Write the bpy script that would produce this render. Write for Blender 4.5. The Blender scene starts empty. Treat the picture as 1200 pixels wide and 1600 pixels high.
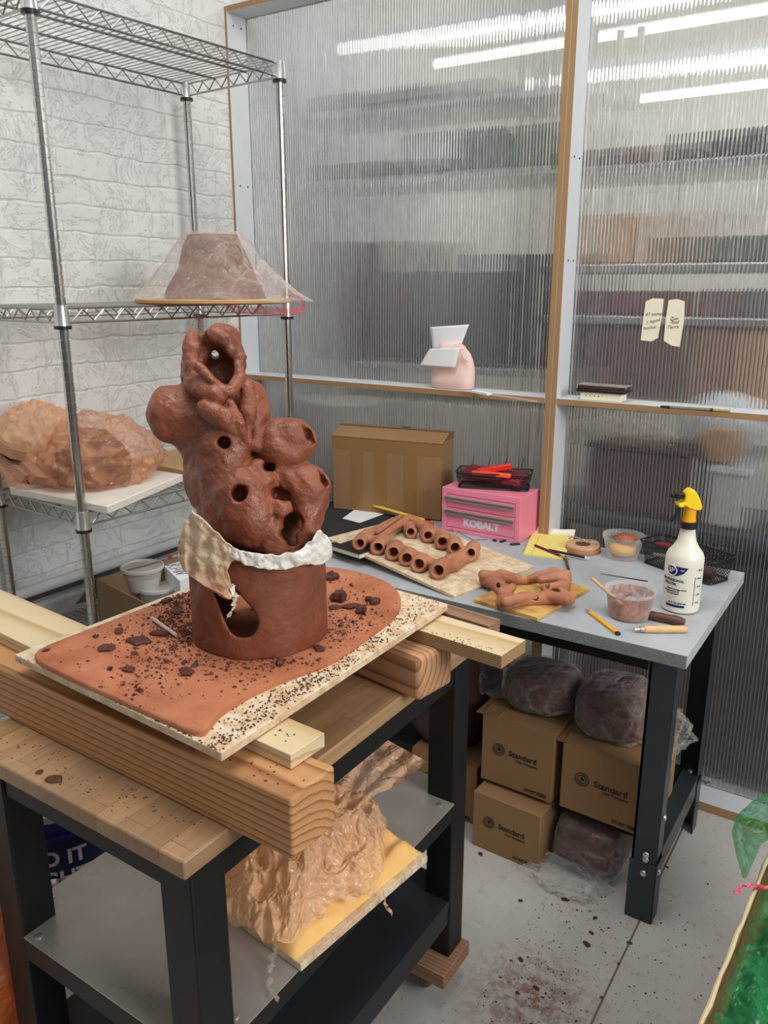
import bpy, bmesh, math, random
import numpy as np
from mathutils import Vector, Matrix, noise
R = math.radians
rnd = random.Random(7)
sc = bpy.context.scene
COL = sc.collection
# ------------------------------------------------------------------ camera
CAM_H, PITCH, YAW, FPX = 1.55, math.atan(354/1268), R(33.46), 1268.0
cd = bpy.data.cameras.new('camera'); cam = bpy.data.objects.new('camera', cd); COL.objects.link(cam)
cd.sensor_fit = 'VERTICAL'; cd.sensor_height = 36; cd.lens = 36*FPX/1600; cd.clip_start = .02
cam.location = (0, 0, CAM_H); cam.rotation_euler = (math.pi/2-PITCH, 0, YAW); sc.camera = cam
# ------------------------------------------------------------------ world, lamps, exposure
w = bpy.data.worlds.new('world'); sc.world = w; w.use_nodes = True
bgn = w.node_tree.nodes['Background']; bgn.inputs[1].default_value = .34
# added backdrop for the unseen workshop: gradient brighter upward, noise patches to vary reflections
_n = w.node_tree.nodes; _l = w.node_tree.links; _tc = _n.new('ShaderNodeTexCoord'); _sp = _n.new('ShaderNodeSeparateXYZ'); _l.new(_tc.outputs['Generated'], _sp.inputs[0])
_r1 = _n.new('ShaderNodeValToRGB'); _l.new(_sp.outputs[2], _r1.inputs[0]); _e = _r1.color_ramp.elements; _e[0].position = 0.0; _e[0].color = (.10, .095, .09, 1); _e[1].position = .55; _e[1].color = (1, 1, 1, 1)
_mp = _n.new('ShaderNodeMapping'); _l.new(_tc.outputs['Generated'], _mp.inputs[0]); _mp.inputs['Scale'].default_value = (2.6, 2.6, .9)
_nz = _n.new('ShaderNodeTexNoise'); _nz.inputs['Scale'].default_value = 1.3; _nz.inputs['Detail'].default_value = 1; _l.new(_mp.outputs[0], _nz.inputs['Vector'])
_r2 = _n.new('ShaderNodeValToRGB'); _l.new(_nz.outputs[0], _r2.inputs[0]); _e = _r2.color_ramp.elements; _e[0].position = .42; _e[0].color = (.16, .15, .14, 1); _e[1].position = .60; _e[1].color = (2.0, 2.05, 2.15, 1)
_mx = _n.new('ShaderNodeMix'); _mx.data_type = 'RGBA'; _mx.blend_type = 'MULTIPLY'; _mx.inputs[0].default_value = 1; _l.new(_r1.outputs[0], _mx.inputs[6]); _l.new(_r2.outputs[0], _mx.inputs[7]); _l.new(_mx.outputs[2], bgn.inputs[0])
def area(name, loc, target, size, size_y, power, color=(1, 1, 1)):
    l = bpy.data.lights.new(name, 'AREA'); l.shape = 'RECTANGLE'; l.size = size; l.size_y = size_y; l.energy = power; l.color = color
    o = bpy.data.objects.new(name, l); COL.objects.link(o); o.location = loc
    o.rotation_euler = (Vector(target)-Vector(loc)).to_track_quat('-Z', 'Y').to_euler(); return o
area('ceiling_lamp', (-.7, 1.0, 3.5), (-.75, 1.1, 0), 1.6, 1.0, 42, (1, .97, .93))
area('window_daylight', (2.4, .75, 2.3), (-.9, 1.2, .8), 1.5, 1.3, 84, (1, .98, .95))
area('ceiling_lamp', (-1.2, 3.7, 3.3), (-1.2, 3.7, 0), 3.2, .25, 23, (1, .98, .95))
sc.view_settings.view_transform = 'Standard'; sc.view_settings.look = 'None'; sc.view_settings.gamma = 1
sc.view_settings.use_curve_mapping = False; sc.view_settings.exposure = -0.04

# ------------------------------------------------------------------ geometry of the view, used once to read the room off the plan
_f = Vector((-math.sin(YAW)*math.cos(PITCH), math.cos(YAW)*math.cos(PITCH), -math.sin(PITCH)))
_r = Vector((math.cos(YAW), math.sin(YAW), 0)); _u = _r.cross(_f); _c = Vector((0, 0, CAM_H))
def ray(px, py): return _f*FPX + _r*(px-600) + _u*(800-py)
def Z(px, py, z): r = ray(px, py); return _c + r*((z-CAM_H)/r.z)
def Yp(px, py, y): r = ray(px, py); return _c + r*(y/r.y)
def Xp(px, py, x): r = ray(px, py); return _c + r*(x/r.x)
def Dp(px, py, d): return _c + ray(px, py)*(d/FPX)
# ------------------------------------------------------------------ materials
class NT:
    def __init__(s, name):
        m = bpy.data.materials.new(name); m.use_nodes = True; s.m = m; s.t = m.node_tree; s.n = s.t.nodes; s.l = s.t.links
        s.b = s.n['Principled BSDF']; s.out = s.n['Material Output']; s._c = {}
    def add(s, typ, **kw):
        n = s.n.new(typ)
        for k, v in kw.items():
            if k.startswith('i_'):
                key = k[2:]; key = int(key) if key.isdigit() else key.replace('_', ' ')
                if hasattr(v, 'links') or isinstance(v, bpy.types.NodeSocket): s.l.new(v, n.inputs[key])
                else: n.inputs[key].default_value = v
            else: setattr(n, k, v)
        return n
    def coord(s, scale=(1, 1, 1), kind='Object', rot=(0, 0, 0), loc=(0, 0, 0)):
        tc = s.add('ShaderNodeTexCoord'); mp = s.add('ShaderNodeMapping'); s.l.new(tc.outputs[kind], mp.inputs[0])
        mp.inputs['Scale'].default_value = scale; mp.inputs['Rotation'].default_value = rot; mp.inputs['Location'].default_value = loc
        return mp.outputs[0]
    def noise(s, vec, scale=5, detail=4, rough=.55, dist=0):
        return s.add('ShaderNodeTexNoise', i_Vector=vec, i_Scale=scale, i_Detail=detail, i_Roughness=rough, i_Distortion=dist).outputs[0]
    def ramp(s, fac, stops):
        r = s.add('ShaderNodeValToRGB'); s.l.new(fac, r.inputs[0]); e = r.color_ramp.elements
        while len(e) < len(stops): e.new(.5)
        for i, (p, c) in enumerate(stops):
            e[i].position = p; e[i].color = tuple(c)+(1,) if len(c) == 3 else c
        return r.outputs[0]
    def mix(s, fac, a, b, blend='MIX'):
        n = s.add('ShaderNodeMix', data_type='RGBA', blend_type=blend)
        for i, v in ((0, fac), (6, a), (7, b)):
            if isinstance(v, bpy.types.NodeSocket): s.l.new(v, n.inputs[i])
            elif i == 0: n.inputs[0].default_value = v
            else: n.inputs[i].default_value = tuple(v)+(1,) if len(v) == 3 else v
        return n.outputs[2]
    def math(s, op, a, b=0, c=0):
        n = s.add('ShaderNodeMath', operation=op)
        for i, v in enumerate((a, b, c)):
            if isinstance(v, bpy.types.NodeSocket): s.l.new(v, n.inputs[i])
            else: n.inputs[i].default_value = v
        return n.outputs[0]
    def bump(s, h, strength=.3, dist=.01, normal=None):
        n = s.add('ShaderNodeBump', i_Strength=strength, i_Distance=dist, i_Height=h)
        if normal: s.l.new(normal, n.inputs['Normal'])
        return n.outputs[0]
    def set(s, **kw):
        for k, v in kw.items():
            i = s.b.inputs[k.replace('_', ' ')]
            if isinstance(v, bpy.types.NodeSocket): s.l.new(v, i)
            else: i.default_value = tuple(v)+(1,) if isinstance(v, tuple) and len(v) == 3 else v
        return s.m
def srgb(r, g, b):
    f = lambda c: (c/255/12.92 if c/255 <= .04045 else ((c/255+.055)/1.055)**2.4)
    return (f(r), f(g), f(b))
def plain(name, col, rough=.5, metal=0, var=.12, nscale=30, bump=.05, spec=.5, **kw):
    t = NT(name); v = t.coord(); n = t.noise(v, nscale, 4)
    c2 = tuple(max(0, x*(1-var)) for x in col); c1 = tuple(min(1, x*(1+var)) for x in col)
    t.set(Base_Color=t.mix(n, c2, c1), Roughness=rough, Metallic=metal, Normal=t.bump(n, bump, .003), **kw)
    t.b.inputs['Specular IOR Level'].default_value = spec
    return t.m
def wood(name, dark, light, axis=0, ring=55, rough=.6, center=(0, .03, -.12), grainy=.5, planks=None, spec=.3):
    """3-D growth rings about a long axis: lines along the sides, arcs on the ends"""
    t = NT(name); s = [1, 1, 1]; s[axis] = .06; s = tuple(s)
    v = t.coord(s, loc=tuple(-a*b for a, b in zip(center, s)))
    if planks:      # staves of their own tone
        tc = t.add('ShaderNodeTexCoord'); br = t.add('ShaderNodeTexBrick', i_Vector=tc.outputs['Object'], i_Scale=1.0)
        br.inputs['Brick Width'].default_value = planks[0]; br.inputs['Row Height'].default_value = planks[1]; br.inputs['Mortar Size'].default_value = 0.0004
        br.inputs['Color1'].default_value = (0, 0, 0, 1); br.inputs['Color2'].default_value = (1, 1, 1, 1); br.inputs['Mortar'].default_value = (0, 0, 0, 1); br.offset = .4
        off = t.add('ShaderNodeVectorMath', operation='MULTIPLY_ADD'); t.l.new(br.outputs[0], off.inputs[0]); off.inputs[1].default_value = (.3, .9, .7); t.l.new(v, off.inputs[2]); v = off.outputs[0]
    nz = t.noise(v, 6, 3); dv = t.add('ShaderNodeVectorMath', operation='MULTIPLY_ADD'); t.l.new(nz, dv.inputs[0]); dv.inputs[1].default_value = (.02, .05, .05); t.l.new(v, dv.inputs[2])
    wv = t.add('ShaderNodeTexWave', wave_type='RINGS', rings_direction='XYZ'[axis], i_Vector=dv.outputs[0], i_Scale=ring, i_Distortion=1.2, i_Detail=2, i_Detail_Scale=1.5)
    wv.wave_profile = 'SAW'
    fine = t.noise(v, 180, 4, .6)
    c = t.mix(t.ramp(wv.outputs[1], [(0, dark), (.25, light), (.8, light), (1, dark)]), dark, light) if False else t.ramp(wv.outputs[1], [(0, light), (.6, tuple(.8*a+.2*b for a, b in zip(light, dark))), (.93, dark), (1, light)])
    c = t.mix(t.math('MULTIPLY', fine, grainy), c, dark)
    if planks: c = t.mix(t.math('MULTIPLY', br.outputs[0], .35), c, tuple(.6*a+.4*b for a, b in zip(dark, light)))
    t.set(Base_Color=c, Roughness=rough, Normal=t.bump(fine, .15, .002)); t.b.inputs['Specular IOR Level'].default_value = spec
    return t.m
def plyedge(name, axis, a=(.50, .33, .17), b=(.20, .11, .05), n=230):
    """laminations stacked along one axis"""
    t = NT(name); s = [.5, .5, .5]; s[axis] = 1; v = t.coord(tuple(s))
    nz = t.noise(t.coord((3, 3, 3)), 9, 3); dv = t.add('ShaderNodeVectorMath', operation='MULTIPLY_ADD'); t.l.new(nz, dv.inputs[0]); dv.inputs[1].default_value = (.0012,)*3; t.l.new(v, dv.inputs[2])
    wv = t.add('ShaderNodeTexWave', wave_type='BANDS', bands_direction='XYZ'[axis], i_Vector=dv.outputs[0], i_Scale=n/6.283, i_Distortion=.5, i_Detail=2)
    g = t.noise(t.coord((8, 8, 8)), 60, 3)
    t.set(Base_Color=t.mix(t.math('MULTIPLY', g, .45), t.ramp(wv.outputs[1], [(.1, a), (.55, a), (.8, b)]), b), Roughness=.65); t.b.inputs['Specular IOR Level'].default_value = .2
    return t.m
MT = {}
MT['black_paint'] = plain('black_paint', srgb(23, 24, 26), .45, spec=.3, var=.45, nscale=22, bump=.15)
MT['desk_metal'] = plain('desk_metal', srgb(46, 53, 58), .38, var=.15, nscale=12, bump=.08)
MT['dark_panel'] = plain('dark_panel', srgb(32, 35, 40), .5, var=.2, nscale=8)
MT['white_paint'] = plain('white_paint', srgb(212, 216, 220), .5, var=.04, nscale=6)
MT['grey_paint'] = plain('grey_paint', srgb(208, 212, 216), .5, var=.05, nscale=9)
MT['black_plastic'] = plain('black_plastic', srgb(26, 26, 28), .35, var=.2)
MT['black_wire'] = plain('black_wire', srgb(16, 16, 17), .4, var=.2)
MT['steel'] = plain('steel', srgb(205, 205, 203), .3, 1, var=.08, nscale=40)
MT['chrome'] = plain('chrome', srgb(205, 203, 198), .22, 1, var=.12, nscale=60)
MT['chrome_wire'] = plain('chrome_wire', srgb(170, 170, 168), .3, 1, var=.12, nscale=60)
MT['bright_metal'] = plain('bright_metal', srgb(215, 215, 212), .25, .8, var=.1)
MT['paper'] = plain('paper', srgb(235, 236, 238), .8, var=.03)
MT['ink'] = plain('ink', srgb(25, 25, 30), .6)
MT['blue_ink'] = plain('blue_ink', srgb(22, 34, 98), .5)
MT['white_ink'] = plain('white_ink', srgb(225, 220, 225), .5)
MT['red_plastic'] = plain('red_plastic', srgb(225, 50, 35), .35)
MT['orange_plastic'] = plain('orange_plastic', srgb(250, 95, 60), .4)
MT['maroon'] = plain('maroon', srgb(120, 22, 40), .6)
MT['yellow_plastic'] = plain('yellow_plastic', srgb(250, 215, 20), .38, var=.06)
MT['amber_plastic'] = plain('amber_plastic', srgb(248, 175, 10), .38, var=.08)
MT['yellow_wood'] = plain('yellow_wood', srgb(240, 200, 70), .5)
MT['pink_paint'] = plain('pink_paint', srgb(240, 140, 165), .35, var=.04)
MT['pink_fabric'] = plain('pink_fabric', srgb(238, 205, 196), .85, var=.08, nscale=18, bump=.3)
MT['pink_plastic'] = plain('pink_plastic', srgb(235, 90, 115), .4)
MT['grey_handle'] = plain('grey_handle', srgb(165, 158, 158), .35, .5, var=.08)
MT['brown_leather'] = plain('brown_leather', srgb(92, 58, 45), .5, var=.5, nscale=40, bump=.3)
MT['dark_cloth'] = plain('dark_cloth', srgb(38, 39, 40), .85, var=.25, nscale=12, bump=.4)
MT['sponge'] = plain('sponge', srgb(232, 176, 72), .95, var=.12, nscale=90, bump=.6)
MT['blue_plastic'] = plain('blue_plastic', srgb(22, 30, 88), .4)
MT['plaster'] = plain('plaster', srgb(222, 216, 205), .85, var=.14, nscale=25, bump=.4)
MT['foam'] = plain('foam', srgb(242, 192, 118), .95, var=.12, nscale=30, bump=.4)
MT['cream_paper'] = plain('cream_paper', srgb(236, 228, 205), .7, var=.06, nscale=40, bump=.1)
MT['rubber'] = plain('rubber', srgb(95, 90, 85), .6)
MT['dark_bin'] = plain('dark_bin', srgb(62, 36, 36), .55, var=.15)
MT['oak'] = wood('oak', srgb(150, 100, 60), srgb(190, 145, 95), 0, 40)
MT['pale_ply'] = wood('pale_ply', srgb(190, 160, 115), srgb(222, 205, 168), 0, 14, grainy=.25)
MT['skid_wood'] = wood('skid_wood', srgb(120, 88, 66), srgb(165, 128, 98), 0, 40)
MT['handle_wood'] = wood('handle_wood', srgb(205, 160, 105), srgb(232, 200, 150), 0, 60)
MT['stick_wood'] = plain('stick_wood', srgb(215, 165, 120), .6)
MT['ply_z'] = plyedge('ply_z', 2, n=540); MT['ply_x'] = plyedge('ply_x', 0, n=540)

def clay(name, base, dark, light, rough=.5, coat=.0, bs=.5):
    t = NT(name); v = t.coord(); n1 = t.noise(v, 9, 5, .6); n2 = t.noise(v, 60, 5, .65); n3 = t.noise(v, 14, 3, .5, 1.5)
    c = t.ramp(n1, [(.3, dark), (.5, base), (.7, light)]); c = t.mix(t.math('MULTIPLY', n2, .35), c, dark)
    vo = t.add('ShaderNodeTexVoronoi', i_Vector=v, i_Scale=26, feature='DISTANCE_TO_EDGE').outputs[0]
    rr = t.ramp(n3, [(.42, (rough+.1,)*3), (.62, (max(.2, rough-.25),)*3)])
    b1 = t.bump(t.noise(v, 22, 5, .6), bs, .012); b2 = t.bump(n2, bs*.6, .004, b1)
    t.set(Base_Color=c, Roughness=rr, Normal=b2); t.b.inputs['Specular IOR Level'].default_value = .45
    return t.m
MT['clay'] = clay('clay', srgb(136, 76, 52), srgb(104, 54, 36), srgb(154, 92, 66), .52, bs=.75)
MT['clay_base'] = clay('clay_base', srgb(126, 70, 48), srgb(106, 56, 37), srgb(140, 80, 56), .62)
MT['clay_pale'] = clay('clay_pale', srgb(180, 122, 92), srgb(156, 96, 68), srgb(194, 140, 110), .7, bs=.25)
MT['clay_slab'] = clay('clay_slab', srgb(184, 115, 80), srgb(154, 88, 58), srgb(198, 130, 94), .8, bs=.3)
MT['clay_chip'] = clay('clay_chip', srgb(88, 44, 34), srgb(62, 30, 24), srgb(112, 60, 46), .65)
MT['clay_wet'] = clay('clay_wet', srgb(92, 58, 48), srgb(66, 38, 32), srgb(112, 72, 60), .4)
MT['clay_slip'] = clay('clay_slip', srgb(150, 84, 58), srgb(120, 60, 42), srgb(185, 120, 90), .4)

def cardboard(name, c=(156, 122, 86)):
    t = NT(name); v = t.coord(); n = t.noise(v, 5, 4); wv = t.add('ShaderNodeTexWave', bands_direction='X', i_Vector=v, i_Scale=60, i_Distortion=.4)
    a = srgb(*c); b = tuple(x*.8 for x in a)
    t.set(Base_Color=t.mix(n, b, a), Roughness=.75, Normal=t.bump(wv.outputs[1], .06, .002)); t.b.inputs['Specular IOR Level'].default_value = .2
    return t.m
MT['cardboard'] = cardboard('cardboard'); MT['cardboard_dark'] = cardboard('cardboard_dark', (132, 108, 82))
t = NT('packing_tape'); t.set(Base_Color=srgb(160, 122, 76), Roughness=.25, Alpha=.75); MT['tape'] = t.m

def film(name, col, alpha=.3, rough=.25, tr=.3, nscale=14, spec=.6, lo=.7, bd=.012):
    """thin crinkled plastic film: clear where stretched, whiter along the creases"""
    t = NT(name); v = t.coord(); wn = t.add('ShaderNodeTexNoise', i_Vector=v, i_Scale=nscale*.6, i_Detail=3)
    wv = t.add('ShaderNodeVectorMath', operation='MULTIPLY_ADD'); t.l.new(wn.outputs[1], wv.inputs[0]); wv.inputs[1].default_value = (1.1/nscale,)*3; t.l.new(v, wv.inputs[2])
    e1 = t.add('ShaderNodeTexVoronoi', i_Vector=wv.outputs[0], i_Scale=nscale, feature='DISTANCE_TO_EDGE').outputs[0]
    e2 = t.add('ShaderNodeTexVoronoi', i_Vector=wv.outputs[0], i_Scale=nscale*2.7, feature='DISTANCE_TO_EDGE').outputs[0]
    big = t.noise(v, nscale*.35, 3)
    rdg = t.math('SUBTRACT', 1, t.math('MINIMUM', 1, t.math('MULTIPLY', e1, 9))); rd2 = t.math('SUBTRACT', 1, t.math('MINIMUM', 1, t.math('MULTIPLY', e2, 7)))
    msk = t.ramp(big, [(.42, (0, 0, 0)), (.62, (1, 1, 1))])
    a = t.math('MULTIPLY', t.math('ADD', lo, t.math('MULTIPLY', msk, t.math('ADD', t.math('MULTIPLY', rdg, .7*(1-lo)+.1), t.math('MULTIPLY', rd2, .3*(1-lo))))), alpha)
    lw = t.add('ShaderNodeLayerWeight', i_Blend=.35).outputs[1]; a = t.math('MINIMUM', 1, t.math('MULTIPLY_ADD', lw, .35*(1-alpha)+.05, a))
    t.set(Base_Color=col, Roughness=rough, Normal=t.bump(t.math('ADD', t.math('MULTIPLY', t.math('MINIMUM', .35, e1), 2), t.math('MULTIPLY', t.math('MINIMUM', .3, e2), .8)), .9, bd), Alpha=a); t.b.inputs['Specular IOR Level'].default_value = spec
    if tr:
        tl = t.add('ShaderNodeBsdfTranslucent'); tl.inputs[0].default_value = tuple(col)+(1,)
        tp = t.add('ShaderNodeBsdfTransparent'); m1 = t.add('ShaderNodeMixShader'); t.l.new(a, m1.inputs[0]); t.l.new(tp.outputs[0], m1.inputs[1]); t.l.new(tl.outputs[0], m1.inputs[2])
        m2 = t.add('ShaderNodeMixShader'); m2.inputs[0].default_value = tr; t.l.new(t.b.outputs[0], m2.inputs[1]); t.l.new(m1.outputs[0], m2.inputs[2]); t.l.new(m2.outputs[0], t.out.inputs[0])
    return t.m
MT['clear_film'] = film('clear_film', (.85, .85, .83), .2, .12, tr=.15, lo=.18)
MT['hazy_film'] = film('hazy_film', srgb(228, 215, 205), .36, .15, tr=.2, lo=.5)
MT['orange_film'] = film('orange_film', srgb(240, 178, 138), .62, .18, .3, 9, lo=.6)
MT['peach_film'] = film('peach_film', srgb(255, 207, 164), .92, .24, .2, 20)
MT['deep_orange_film'] = film('deep_orange_film', srgb(222, 122, 52), .85, .3, .4)
MT['pink_film'] = film('pink_film', srgb(238, 100, 125), .75, .3, .3)
MT['green_film'] = film('green_film', srgb(70, 185, 115), .55, .12, .3, 16, lo=.6)
MT['tub_plastic'] = film('tub_plastic', (.86, .86, .85), .11, .2, .15, 2, lo=.95, bd=.0005)
MT['milky_plastic'] = film('milky_plastic', srgb(228, 226, 220), .7, .3, .3, 3, lo=.97, bd=.0005)
MT['pale_orange_film'] = film('pale_orange_film', srgb(250, 200, 155), .75, .2, .3, 8, lo=.7); MT['green_flap'] = film('green_flap', srgb(96, 205, 135), .85, .14, .5, 26, lo=.75)

# ------------------------------------------------------------------ mesh helpers
class MB:
    def __init__(s): s.v = []; s.f = []
    def add(s, v, f):
        k = len(s.v); s.v += [tuple(p) for p in v]; s.f += [tuple(i+k for i in q) for q in f]; return s
    def box(s, x0, x1, y0, y1, z0, z1, M=None):
        v = [Vector((x, y, z)) for z in (z0, z1) for y in (y0, y1) for x in (x0, x1)]
        if M: v = [M@p for p in v]
        return s.add(v, [(0, 2, 3, 1), (4, 5, 7, 6), (0, 1, 5, 4), (2, 6, 7, 3), (0, 4, 6, 2), (1, 3, 7, 5)])
    def prism(s, poly, z0, z1, M=None):
        n = len(poly); v = [Vector((p[0], p[1], z0)) for p in poly]+[Vector((p[0], p[1], z1)) for p in poly]
        if M: v = [M@p for p in v]
        return s.add(v, [tuple(range(n))[::-1], tuple(range(n, 2*n))]+[(i, (i+1) % n, n+(i+1) % n, n+i) for i in range(n)])
    def hexa(s, lo, hi): # two quads
        return s.add(list(lo)+list(hi), [(3, 2, 1, 0), (4, 5, 6, 7)]+[(i, (i+1) % 4, 4+(i+1) % 4, 4+i) for i in range(4)])
    def tube(s, pts, r, n=8, closed=False, cap=True, flat=1):
        pts = [Vector(p) for p in pts]; rs = r if isinstance(r, (list, tuple)) else [r]*len(pts); m = len(pts); v = []; f = []
        up = None
        for i, p in enumerate(pts):
            a = pts[(i-1) % m] if closed or i else p; b = pts[(i+1) % m] if closed or i < m-1 else p
            d = (b-a).normalized()
            if up is None: up = Vector((0, 0, 1)) if abs(d.z) < .9 else Vector((1, 0, 0))
            x = d.cross(up); x = x.normalized() if x.length > 1e-6 else Vector((1, 0, 0)); y = x.cross(d).normalized(); up = y
            for k in range(n):
                t = 2*math.pi*k/n; v.append(p+x*math.cos(t)*rs[i]+y*math.sin(t)*rs[i]*flat)
        for i in range(m if closed else m-1):
            for k in range(n):
                a = i*n+k; b = i*n+(k+1) % n; c = ((i+1) % m)*n; f.append((a, b, c+(k+1) % n, c+k))
        if cap and not closed: f += [tuple(range(n))[::-1], tuple(range((m-1)*n, m*n))]
        return s.add(v, f)
    def lathe(s, prof, n=32, c=(0, 0, 0), M=None, cap0=True, cap1=True, sx=1, sy=1):
        v = []; f = []
        for (r, z) in prof:
            for k in range(n):
                t = 2*math.pi*k/n; p = Vector((r*math.cos(t)*sx, r*math.sin(t)*sy, z))
                v.append((M@p if M else p)+Vector(c))
        for i in range(len(prof)-1):
            for k in range(n): f.append((i*n+k, i*n+(k+1) % n, (i+1)*n+(k+1) % n, (i+1)*n+k))
        if cap0: f.append(tuple(range(n))[::-1])
        if cap1: f.append(tuple(range((len(prof)-1)*n, len(prof)*n)))
        return s.add(v, f)
    def sphere(s, c, r, n=12, sq=(1, 1, 1)):
        pr = [(max(1e-4, math.sin(math.pi*i/n)), -math.cos(math.pi*i/n)) for i in range(n+1)]
        return s.lathe([(a*r*1, b*r*sq[2]) for a, b in pr], n*2, c, sx=sq[0], sy=sq[1])
def obj(name, mb, mat, parent=None, smooth=35, bevel=0, seg=2, label=None, **mods):
    me = bpy.data.meshes.new(name)
    me.from_pydata([tuple(p) for p in mb.v], [], mb.f); me.update()
    mats = mat if isinstance(mat, (list, tuple)) else [mat]
    for m in mats: me.materials.append(MT[m] if isinstance(m, str) else m)
    if smooth: me.shade_smooth(); me.set_sharp_from_angle(angle=R(smooth))
    o = bpy.data.objects.new(name, me); COL.objects.link(o)
    if parent: o.parent = parent
    if bevel:
        b = o.modifiers.new('bevel', 'BEVEL'); b.width = bevel; b.segments = seg; b.limit_method = 'ANGLE'; b.angle_limit = R(40)
    if label: o['label'] = label
    return o
def tag(o, label, cat, group=None, kind=None):
    o['label'] = label; o['category'] = cat
    if group: o['group'] = group
    if kind: o['kind'] = kind
    return o
def thing(name, label, cat, loc=(0, 0, 0), rz=0, group=None, rot=None):
    o = bpy.data.objects.new(name, None); COL.objects.link(o); o.empty_display_size = .05
    o.location = loc; o.rotation_euler = rot or (0, 0, rz); return tag(o, label, cat, group)
def struct(name, mb, mat, parent=None, **kw):
    o = obj(name, mb, mat, parent, **kw)
    if not parent: o['kind'] = 'structure'
    return o
def split_mats(o, fn):
    for p in o.data.polygons: p.material_index = fn(p)
def fbm(p, s, o=4, off=0): return noise.fractal(Vector(p)*s+Vector((off, off*.7, off*1.3)), 1.0, 2.0, o)
def vor(p, s, off=0):
    d = noise.voronoi(Vector(p)*s+Vector((off, -off, off*2)))[0]; return min(1, (d[1]-d[0])*1.6)
def ridge(p, s, off=0): return 1-abs(noise.noise(Vector(p)*s+Vector((off, -off, off*2))))*2
def text_mb(txt, size, bold=0, align='CENTER', shear=0, space=1, depth=.0004):
    cu = bpy.data.curves.new('t', 'FONT'); cu.body = txt; cu.size = size; cu.align_x = align; cu.align_y = 'CENTER'; cu.offset = bold; cu.extrude = depth; cu.shear = shear; cu.space_character = space; cu.resolution_u = 3
    o = bpy.data.objects.new('t', cu); COL.objects.link(o); dg = bpy.context.evaluated_depsgraph_get(); me = bpy.data.meshes.new_from_object(o.evaluated_get(dg))
    mb = MB(); mb.add([v.co.copy() for v in me.vertices], [tuple(p.vertices) for p in me.polygons])
    bpy.data.objects.remove(o); bpy.data.curves.remove(cu); bpy.data.meshes.remove(me); return mb
def xf(mb, fn): mb.v = [tuple(fn(Vector(p))) for p in mb.v]; return mb
def frame_M(o, x, y): # matrix mapping local XY plane to world point o, dirs x,y
    x = Vector(x).normalized(); z = x.cross(Vector(y)).normalized(); y = z.cross(x)
    return Matrix(((x.x, y.x, z.x, o[0]), (x.y, y.y, z.y, o[1]), (x.z, y.z, z.z, o[2]), (0, 0, 0, 1)))
# ---- solid modelling by distance field
def sdf_mesh(prims, lo, hi, h, blend=.01, post=None):
    lo = np.array(lo, float); hi = np.array(hi, float); n = np.ceil((hi-lo)/h).astype(int)+1
    ax = [lo[i]+h*np.arange(n[i]) for i in range(3)]; X, Yy, Zz = np.meshgrid(*ax, indexing='ij'); P = np.stack([X, Yy, Zz], -1).astype(np.float32)
    F = np.full(X.shape, 1.0, np.float32)
    for pr in prims:
        k = pr[0]; bl = pr[-1] if isinstance(pr[-1], float) and k[-1] == '~' else blend
        kind = k.rstrip('~').lstrip('-')
        if kind == 'cap':
            a, b, ra, rb = np.array(pr[1]), np.array(pr[2]), pr[3], pr[4]; d = b-a; tt = np.clip(((P-a)@d)/max(1e-9, d@d), 0, 1)
            D = np.linalg.norm(P-(a+tt[..., None]*d), axis=-1)-(ra+(rb-ra)*tt)
        elif kind == 'ell':
            c, Mx = np.array(pr[1]), np.array(pr[2]); q = (P-c)@Mx      # Mx scales to the unit sphere
            l = np.linalg.norm(q, axis=-1); g = np.linalg.norm(q@Mx.T, axis=-1)+1e-9; D = l*(l-1)/g
        elif kind == 'cyl':
            c, r, z0, z1 = np.array(pr[1]), pr[2], pr[3], pr[4]; dr = np.hypot(P[..., 0]-c[0], P[..., 1]-c[1])-r; dz = np.maximum(z0-P[..., 2], P[..., 2]-z1)
            D = np.minimum(np.maximum(dr, dz), 0)+np.hypot(np.maximum(dr, 0), np.maximum(dz, 0))
        if k[0] == '-':
            D = -D; hh = np.clip(.5-.5*(F-D)/bl, 0, 1) ; hh = np.clip(.5+.5*(F-D)/bl, 0, 1); F = D+(F-D)*hh + bl*hh*(1-hh)
        else:
            hh = np.clip(.5+.5*(F-D)/bl, 0, 1); F = F+(D-F)*hh - bl*hh*(1-hh)
    if post is not None: F = post(F, P)
    return nets(F, lo, h)
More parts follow.
